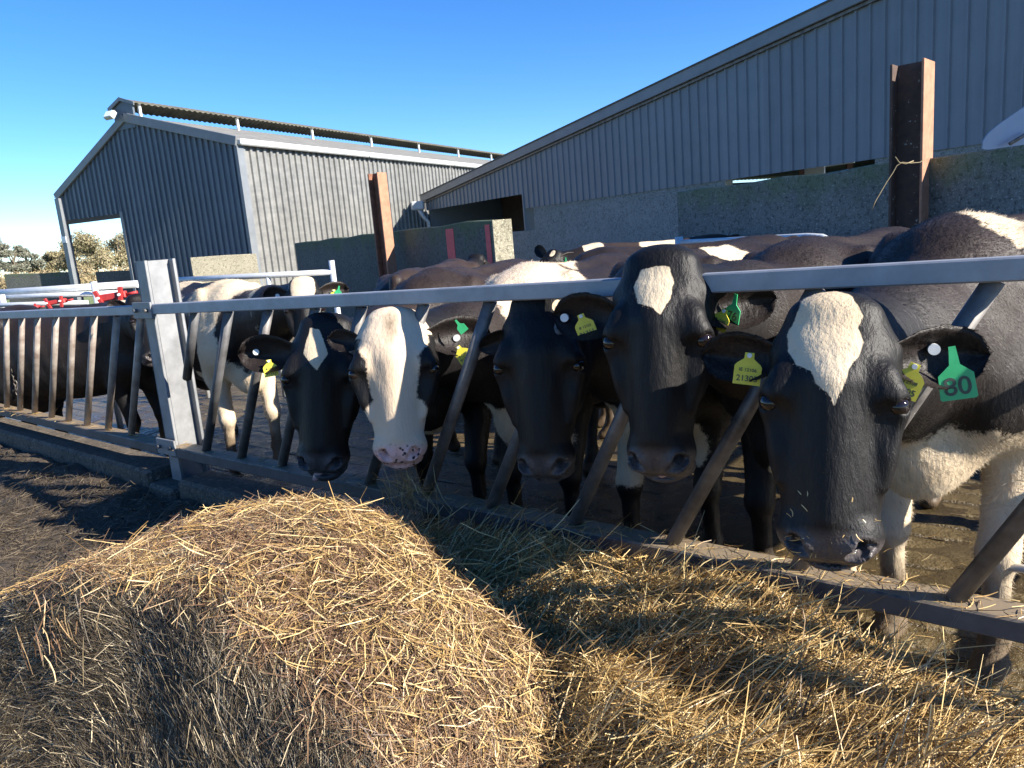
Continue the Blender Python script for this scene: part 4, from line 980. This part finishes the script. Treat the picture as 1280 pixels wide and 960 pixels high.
cB, iB = cow('white-faced cow with dark eye patches and a black-spotted pink muzzle', 206, (.12, 3.65), 1.0, at_Y(489, 397, 2.74), at_Y(500, 580, 2.60), 178,
    [(-1, .25, 170), (1, .02, 183)], [((.15, -.1, 1.32), (.40, .40, .35)), ((-.35, -.2, 1.35), (.30, .26, .22)), ((.36, 0, .62), (.26, .30, .20))],
    [((0, .08, .04), (.13, .30, .16)), ((0, .12, .2), (.105, .16, .30)), ((0, .05, .42), (.13, .22, .16)), ((.11, -.03, .02), (.06, .06, .05)), ((-.11, -.03, .02), (.06, .06, .05))], .016, 2,
    tags=[(1, .52, -.55, 'yellow', IE('IE 12107', '91310'), 30, .70, 185), (1, .50, -.1, 'button', '', 0, 1.1, 185), (1, .55, .75, 'green', [('', -.08, .04)], 35, .45, 190)], coat='coat_pink', stain=((0, .04, .02), (.07, .12, .13)), brown=.7, ears_L=(.14, .25), fur=36000, seed=4, wide=1.24, muz=.92)
cA, iA = cow('black cow with a pale diamond on its forehead, tongue out over the bottom rail', 200, (-.36, 4.02), 1.0, at_Y(404, 405, 3.05), at_Y(400, 592, 2.92), 184,
    [(-1, .10, 170), (1, .25, 175)], [((.3, 0, .6), (.1, .1, .1))], [[(-.040, .015), (-.008, .02), (.034, .105), (.004, .165), (-.054, .105)]], .016, 2,
    tags=[(0, .52, .35, 'yellow', IE('IE 12101', '41117'), 4, .72, 170), (0, .75, -.1, 'button', '', 0, 1.1, 170), (1, .35, .1, 'yellow', IE('IE 12101', '41117'), -4, .82, 176), (1, .25, -.3, 'button', '', 0, 1.1, 176)],
    brown=1.0, ears_L=(.27, .17), fur=34000, seed=6, ear_t=.10, muz=1.06, wide=1.06, mouth=.012)
# cows behind
cG, iG = cow('white-shouldered cow with black patches and a white forehead standing across the yard', 145, (-2.0, 5.62), 1.0, at_Y(378, 352, 4.75), at_Y(386, 448, 4.60), 170,
    [(-1, .10, 178), (1, .10, 175)], [((.2, 0, 1.0), (.55, .6, .7)), ((.12, .17, .4), (.2, .2, .6)), ((.12, -.17, .4), (.2, .2, .6)), ((-1.0, -.2, 1.2), (.5, .5, .5))],
    [((0, .05, .03), (.085, .14, .13))], .018, 1, black_b=[((.52, 0, 1.05), (.26, .3, .30)), ((.15, .28, 1.0), (.22, .16, .30)), ((-.15, -.33, .95), (.26, .16, .28)), ((-.55, .1, 1.35), (.40, .3, .2))], tags=[(1, .55, .1, 'yellow', IE('IE 12109', '21300'), 0, .72, 175), (1, .75, .4, 'green', [('', -.08, .04)], -15, .6, 178), (0, .5, 0, 'button', '', 0, 1.2, 178)], brown=.5, fur=16000, seed=7, dirt=1.0)
cH, iH = cow('dark cow standing side-on behind the upright bars, its ear by the post top', 102, (-2.98, 6.0), .93, at_Y(176, 372, 5.7), at_Y(196, 452, 5.55), 130,
    [(-1, .5, 150), (.1, 1, 165)], [((.18, -.1, 1.4), (.12, .2, .1)), ((.4, 0, .95), (.12, .2, .15))], [((0, .05, .16), (.03, .1, .05))], .018, 1, tags=[(1, .5, .2, 'green', [('', -.08, .04)], 30, .55, 165), (1, .5, -.2, 'yellow', IE('IE', '12'), 20, .6, 165)], brown=.5, fur=12000, seed=8, ears_L=(.15, .17), dirt=.8)
cI, iI = cow('brownish-grey cow at the far left behind the first upright bars', 95, (-4.35, 6.9), .93, at_Y(26, 396, 6.6), at_Y(52, 470, 6.5), 150,
    [(-1, .4, 160), (1, .1, 170)], [((-.3, -.2, 1.3), (.3, .3, .2))], [((0, .05, .03), (.03, .1, .05))], .022, 1, tags=[(1, .5, .1, 'yellow', IE('IE', '14'), 0, .8, 170)], brown=1.3, fur=8000, seed=9, dirt=.8)
cJ, iJ = cow('black and white cow farthest back near the end of the red-marked wall', 262, (.95, 7.9), 1.0, at_Y(693, 315, 7.75), at_Y(672, 362, 7.65), 215,
    [(-.6, .5, 200), (.9, .2, 190)], [((.12, .1, 1.3), (.10, .35, .5)), ((-.6, .1, 1.38), (.22, .3, .12)), ((.0, .1, .95), (.5, .4, .2))], [((0, .05, .03), (.03, .1, .05))], .022, 1, tags=[(1, .4, .1, 'green', [('', -.08, .04)], 0, .8, 190)], brown=1.0, fur=8000, seed=10)
cL, iL = cow('brown-black cow seen only by its back behind the diamond-faced cow', 12, (-.42, 6.75), .99, (-.25, 7.75, 1.4), (-.2, 8.05, 1.02), 12,
    [(1, .1, 20), (-1, .1, 10)], [((-1.3, .1, .9), (.2, .2, .2))], [((0, .05, .03), (.03, .1, .05))], .022, 0, brown=1.2, fur=8000, seed=11)
cN, iN = cow('black cow standing side-on in the shade behind the two dark-faced cows, mostly hidden', 262, (.75, 5.75), 1.0, at_Y(606, 372, 5.35), at_Y(590, 455, 5.2), 205,
    [(-1, .1, 190), (1, .1, 190)], [((-.5, 0, .62), (.4, .4, .14)), ((-.7, .2, 1.2), (.2, .2, .2))], [((0, .05, .05), (.03, .1, .06))], .022, 0, brown=.6, fur=6000, seed=12, dirt=.9)
tb = MB(); Hp, sc_ = iA['Hp'], iA['scale']
tb.tube([Hp(p) * sc_ for p in ((-.012, -.065, .50), (-.024, -.056, .525), (-.034, -.045, .545))], [.020, .019, .010], 10); tb.build('tongue', MAT['tongue'], cA)
tb = MB(); Hp, sc_ = iD['Hp'], iD['scale']
tb.tube([Hp(p) * sc_ for p in ((-.022, -.052, .508), (.0, -.044, .514), (.022, -.052, .508))], [.006, .010, .006], 8); tb.build('lip', MAT['tongue'], cD)

# ------------------------------------------------------------------ straw
def strands(name, P, Nn, D, L, Wd, rnd, m, parent=None, seed=0, lift=.25, bend=.25, sec=4):
    r = np.random.default_rng(seed); n = len(P)
    D = D - Nn * np.einsum('ij,ij->i', D, Nn)[:, None]; D /= np.maximum(np.linalg.norm(D, axis=1), 1e-6)[:, None]
    lf = (np.abs(r.normal(size=n)) * lift * np.where(r.random(n) < .5, 1, -.35))[:, None]; D2 = D + Nn * lf; D2 /= np.linalg.norm(D2, axis=1)[:, None]
    S_ = np.cross(D2, Nn); S_ /= np.maximum(np.linalg.norm(S_, axis=1), 1e-6)[:, None]; N2 = np.cross(S_, D2)
    ro = r.normal(size=n) * .8; Rv = S_ * np.cos(ro)[:, None] + N2 * np.sin(ro)[:, None]
    b1 = (r.normal(size=n) * bend)[:, None]; b2 = (r.normal(size=n) * bend * .6)[:, None]; kink = (r.normal(size=n) * bend * .35)[:, None]
    V = []
    for i in range(sec):
        t = i / (sec - 1) - .5
        c = P + D2 * (L * t)[:, None] + (S_ * b1 + N2 * b2) * (L * (t * t - .08))[:, None] + S_ * kink * (L * max(0, t))[:, None]
        w = Wd * (1 if 0 < i < sec - 1 else .65); V += [c - Rv * w[:, None], c + Rv * w[:, None]]
    V = np.stack(V, 1).reshape(-1, 3); k = 2 * sec; o = np.arange(n)[:, None, None] * k
    q = np.array([[2 * i, 2 * i + 1, 2 * i + 3, 2 * i + 2] for i in range(sec - 1)])[None]
    F = (o + q).reshape(-1, 4)
    ob = link(name, np_mesh(name, V, F, False, {'rnd': np.repeat(np.clip(rnd, 0, 1), k)}), m, parent); ob['kind'] = 'stuff'; return ob
# the round bale, slumped, lying with its axis at right angles to the barrier
BA = unit([.72, .70, 0]); BP = unit([.70, -.72, 0]); BO = np.array([-.6, 2.2, 0])
def bale_fn(P):
    q = P - BO; a = q @ BA; w = q @ BP; z = q[:, 2]
    hh = .722 - .035 * np.clip((-a - .3) / .5, 0, 1.4) - .13 * np.clip((a + .12) / .35, 0, 1) ** 1.5; pw = 1.85; top = ((np.abs(w) / 1.0) ** pw + (np.maximum(z - .08, 0) / hh) ** pw) ** (1 / pw); cyl = (top - 1) * .66
    nz = .020 * vnoise(P, 5, 2) + .012 * vnoise(P, 14, 4)
    far = (a - .24) * 1.0; near = -(a - (-.60 + .40 * w + .42 * (z - .82)) ) * .82
    k = .10
    def smax(x, y, k): h = np.clip(.5 + .5 * (x - y) / k, 0, 1); return y + (x - y) * h + k * h * (1 - h)
    return smax(smax(cyl, far, .16), near, .07) + nz
bale = empty('straw_bale', (BO[0] - .2, BO[1] - .3, .25)); tag(bale, 'slumped round bale of golden-brown straw lying in front of the barrier', 'bale')
bs_ = Sdf(); bs_.add(lambda P: bale_fn(P), (-2.6, .6, .1), (.8, 3.0, 1.0), .001)
lo, vx = np.array([-2.4, .5, .12]), .022
X, Y_, Z = np.meshgrid(np.arange(-2.4, .7, vx), np.arange(.5, 3.0, vx), np.arange(.12, 1.0, vx), indexing='ij')
Dg = bale_fn(np.stack([X.ravel(), Y_.ravel(), Z.ravel()], 1)).reshape(X.shape); Dg[:, :, 0] = np.maximum(Dg[:, :, 0], .01)
g = openvdb.FloatGrid(.5); g.copyFromArray(np.ascontiguousarray(Dg, np.float32)); bp, bq = g.convertToQuads(isovalue=0.0)
BV = bp.astype(float) * vx + lo; BF = bq.astype(int); bofs = np.array(bale.location)
link('core', np_mesh('core', BV - bofs, BF), MAT['bale_core'], bale)
BT = np.concatenate([BF[:, [0, 1, 2]], BF[:, [0, 2, 3]]])
def sample_tris(V, T, n, wfn, r):
    A_, B_, C_ = V[T[:, 0]], V[T[:, 1]], V[T[:, 2]]; nr = np.cross(B_ - A_, C_ - A_); ar = np.linalg.norm(nr, axis=1); nr = nr / np.maximum(ar, 1e-12)[:, None]
    w = ar * wfn((A_ + B_ + C_) / 3, nr); idx = r.choice(len(T), n, p=w / w.sum()); ba = r.random((n, 2)); f = ba.sum(1) > 1; ba[f] = 1 - ba[f]
    return A_[idx] * (1 - ba.sum(1))[:, None] + B_[idx] * ba[:, :1] + C_[idx] * ba[:, 1:], nr[idx]
gradn = lambda P: unit_rows(np.stack([bale_fn(P + np.eye(3)[i] * .02) - bale_fn(P - np.eye(3)[i] * .02) for i in range(3)], 1))
def unit_rows(v): return v / np.maximum(np.linalg.norm(v, axis=1), 1e-9)[:, None]
r = np.random.default_rng(21)
def in_view(P, pad=140):
    v = P - CAM; zz = v @ FW; px, py = 640 + FPX * (v @ RT) / zz, 480 - FPX * (v @ UP) / zz
    return np.where((zz > .1) & (px > -pad) & (px < 1280 + pad) & (py > -pad) & (py < 960 + pad), 1, .06)
def bw(P, n):
    return in_view(P) * np.where((n @ BA) > .75, .25, 1) * np.where((n @ BA) < -.45, 2.4, 1) / np.maximum(.8, np.linalg.norm(P - CAM, axis=1)) ** 1.0 * (P[:, 2] > .2) * np.where(np.einsum('ij,ij->i', n, CAM - P) > -.15, 1, .1)
P, _ = sample_tris(BV, BT, 150000, bw, r); nn = gradn(P); endf = (nn @ BA) < -.40 + .12 * vnoise(P, 6, 44)
circ = unit_rows(np.cross(nn, BA[None]))                 # round the bale
ax_ = np.broadcast_to(BA, P.shape)
end_dir = unit_rows(np.cross(np.broadcast_to(-BA, P.shape), (P - (BO - BA * .7 + np.array([0, 0, .2])))))
swirl = np.stack([vnoise(P, 3, 5), vnoise(P, 3, 6), vnoise(P, 3, 7)], 1)
D = np.where(endf[:, None], end_dir + .55 * r.normal(size=P.shape) * .7 + .5 * swirl, circ * .75 + .8 * r.normal(size=P.shape) + .7 * swirl)
n_ = len(P); L = np.clip(r.lognormal(-2.75, .6, n_), .018, .26); Wd = r.uniform(.0004, .0011, n_) * np.where(r.random(n_) < .12, 1.6, 1)
rn = np.clip(r.beta(1.9, 2.2, n_) + .20 * vnoise(P, 4, 9) - .10 * np.clip((P - BO) @ BP, -.2, .6), 0, 1)
sel = ~endf
strands('straw', P[sel] + nn[sel] * (.004 + .014 * r.random(sel.sum())[:, None]) - bofs, nn[sel], D[sel], L[sel], Wd[sel], rn[sel], MAT['straw_brown'], bale, 1, .20, .35)
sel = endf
strands('straw', P[sel] + nn[sel] * (.003 + .010 * r.random(sel.sum())[:, None]) - bofs, nn[sel], D[sel], L[sel] * .9, Wd[sel] * .85, np.where(r.random(sel.sum()) < .1, .95, rn[sel] * .60), MAT['straw_grey'], bale, 2, .12, .25)  # near-end strands toned down: shade painted into their colour
# loose golden straw lying over the crown and hanging over the near rim
Pc, _ = sample_tris(BV, BT, 5200, lambda P, n: bw(P, n) * (n[:, 2] > .25) * ((n @ BA) > -.32) * np.clip(.35 + 1.6 * vnoise(P, 2.2, 31) + .8 * np.exp(-((P - BO) @ BA - .1) ** 2 / .05), 0, 2), r)
nc = gradn(Pc); k_ = len(Pc)
strands('loose_straw', Pc + nc * (.008 + .02 * r.random(k_)[:, None]) - bofs, nc, r.normal(size=(k_, 3)) + .4 * BP, np.clip(r.lognormal(-2.5, .5, k_), .03, .26), r.uniform(.0007, .0016, k_), r.beta(3, 1.6, k_), MAT['straw_gold'], bale, 3, .28, .4)
k_ = 150; hp = at_z(120, 735, .76); Pc = hp + r.normal(size=(k_, 3)) * np.array([.05, .05, .02]) + np.array([-.02, -.03, -.04]) * r.random((k_, 1)) * 3
strands('loose_straw', Pc - bofs, np.tile(-BA, (k_, 1)), np.array([-.2, -.3, -1]) + .6 * r.normal(size=(k_, 3)), r.uniform(.05, .14, k_), r.uniform(.0008, .0016, k_), r.beta(2, 1.8, k_), MAT['straw_brown'], bale, 4, .2, .3)
# straw on the feed passage
def ground_straw(name, label, n, smin, smax_, mmin, mmax, m, seed, wf, Lm, wmul, bright, tuft=.12):
    r = np.random.default_rng(seed); s_ = r.uniform(smin, smax_, n * 6); mm = r.uniform(mmin, mmax, n * 6)
    P2 = FA[:2] + np.outer(s_, FD[:2]) - np.outer(mm, FN[:2]); z, _, _ = feed_height(P2)
    d = np.linalg.norm(np.column_stack([P2, z]) - CAM, axis=1); w = wf(s_, mm, P2) / np.maximum(d, 1.0) ** 1.3
    P3 = np.column_stack([P2, z]); w *= in_view(P3); w *= bale_fn(P3) > -.03
    idx = r.choice(n * 6, n, replace=False, p=w / w.sum()); P2 = P2[idx]; z = z[idx]; e = .02
    gx = (feed_height(P2 + [e, 0])[0] - feed_height(P2 - [e, 0])[0]) / (2 * e); gy = (feed_height(P2 + [0, e])[0] - feed_height(P2 - [0, e])[0]) / (2 * e)
    nn = unit_rows(np.column_stack([-gx, -gy, np.ones(n)])); th = math.atan2(FD[1], FD[0]) + 1.5 * vnoise(P2, 1.6, 12) + r.normal(size=n) * .75
    D = np.column_stack([np.cos(th), np.sin(th), np.zeros(n)]); up_ = r.random(n) < tuft
    D[up_] += np.array([0, 0, 1.0]) * r.uniform(.2, 1.4, up_.sum())[:, None]; nn2 = nn.copy(); nn2[up_] = unit_rows(np.cross(D[up_], r.normal(size=(up_.sum(), 3))))
    L = np.clip(r.lognormal(math.log(Lm), .6, n), .02, .3)
    P = np.column_stack([P2, z]) + nn * (.001 + .022 * r.random(n)[:, None]); P[up_] += nn[up_] * (L[up_] * .22)[:, None]
    rn = np.clip(r.beta(2.5, 1.5, n) * bright + .16 * vnoise(P2, 3.5, 3), 0, 1)
    o = strands(name, P, nn2, D, L, r.uniform(.0007, .0017, n) * wmul, rn, m, None, seed, .2, .35); tag(o, label, None, None, 'stuff'); return o
ground_straw('loose_straw', 'heaped golden straw spread along the feed side of the barrier', 115000, .9, 5.2, .06, 2.2, MAT['straw_gold'], 51,
    lambda s, m, P: np.clip((s - 1.2) / .8, .05, 1) * np.where(m < .12, .5, 1) * np.where(s > 3.5, .75, 1), .085, 1.0, 1.0, .13)
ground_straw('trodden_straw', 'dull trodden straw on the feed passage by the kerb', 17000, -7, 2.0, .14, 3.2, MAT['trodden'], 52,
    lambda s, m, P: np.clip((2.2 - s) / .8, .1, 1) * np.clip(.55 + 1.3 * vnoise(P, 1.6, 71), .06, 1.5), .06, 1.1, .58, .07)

# straw in a cow's mouth, bits on a muzzle and along the bottom rail
r = np.random.default_rng(88)
k_ = 110; mp_ = iB['Hp']((0, -.045, .525)) * iB['scale']; mw_ = iB['base'] + iB['Rw'] @ mp_
P = mw_ + r.normal(size=(k_, 3)) * np.array([.05, .02, .02]) + np.array([.02, 0, -.06]); P[:, 2] -= .08 * r.random(k_)
o = strands('hanging_straw', P, unit_rows(r.normal(size=(k_, 3)) * .6 + [-.3, -.9, 0]), np.array([.25, 0, -1.0]) + .5 * r.normal(size=(k_, 3)), r.uniform(.06, .2, k_), r.uniform(.0007, .0014, k_), r.beta(2, 2.4, k_), MAT['straw_gold'], None, 61, .15, .5)
tag(o, 'wisp of straw hanging from the mouth of the white-faced cow', None, None, 'stuff')
k_ = 46; hp_ = np.column_stack([r.normal(size=k_) * .035, np.full(k_, .0), .44 + r.normal(size=k_) * .035])
Pm = np.array([iE['Hp'](p) for p in hp_]); fr = iE['HR']
zf = np.interp(hp_[:, 2], [.31, .37, .42, .46, .495], [.046, .040, .036, .032, .018])
Pm = Pm + np.outer(zf * iE['hs'], fr[:, 1]); Pw = iE['base'] + (Pm * iE['scale']) @ iE['Rw'].T
nw = iE['Rw'] @ fr[:, 1]
o = strands('straw_bits', Pw, np.tile(nw, (k_, 1)), r.normal(size=(k_, 3)), r.uniform(.006, .022, k_), r.uniform(.0006, .0011, k_), r.beta(4, 1.5, k_), MAT['straw_gold'], cE, 62, .2, .3)
o.parent = None; tag(o, 'bits of straw stuck on the muzzle of the cow with green tag 80', None, None, 'stuff')
k_ = 900; ss = np.concatenate([r.uniform(1.2, 5, 650), r.uniform(-3, 1, 250)]); P = FA + np.outer(ss, FD) + np.outer(r.uniform(-.03, .07, k_), FN); P[:, 2] = .606 + .004 * r.random(k_)
o = strands('straw_bits', P, np.tile(UP3, (k_, 1)), r.normal(size=(k_, 3)) * [1, 1, .1], r.uniform(.02, .09, k_), r.uniform(.0007, .0015, k_), r.beta(2, 2.2, k_), MAT['straw_gold'], None, 63, .1, .4)
tag(o, 'stray straw lying on the bottom rail of the feed barrier', None, None, 'stuff')
k_ = 5000; ss = r.uniform(-4, 5.5, k_); P = FA + np.outer(ss, FD) + np.outer(r.gamma(1.3, .35, k_) + .12, FN); P[:, 2] = .006
o = strands('yard_straw', P, np.tile(UP3, (k_, 1)), r.normal(size=(k_, 3)) * [1, 1, .1], r.uniform(.03, .12, k_), r.uniform(.0008, .0016, k_), r.beta(1.6, 2.8, k_), MAT['straw_gold'], None, 64, .1, .4)
tag(o, 'straw trodden into the yard floor under the cows', None, None, 'stuff')
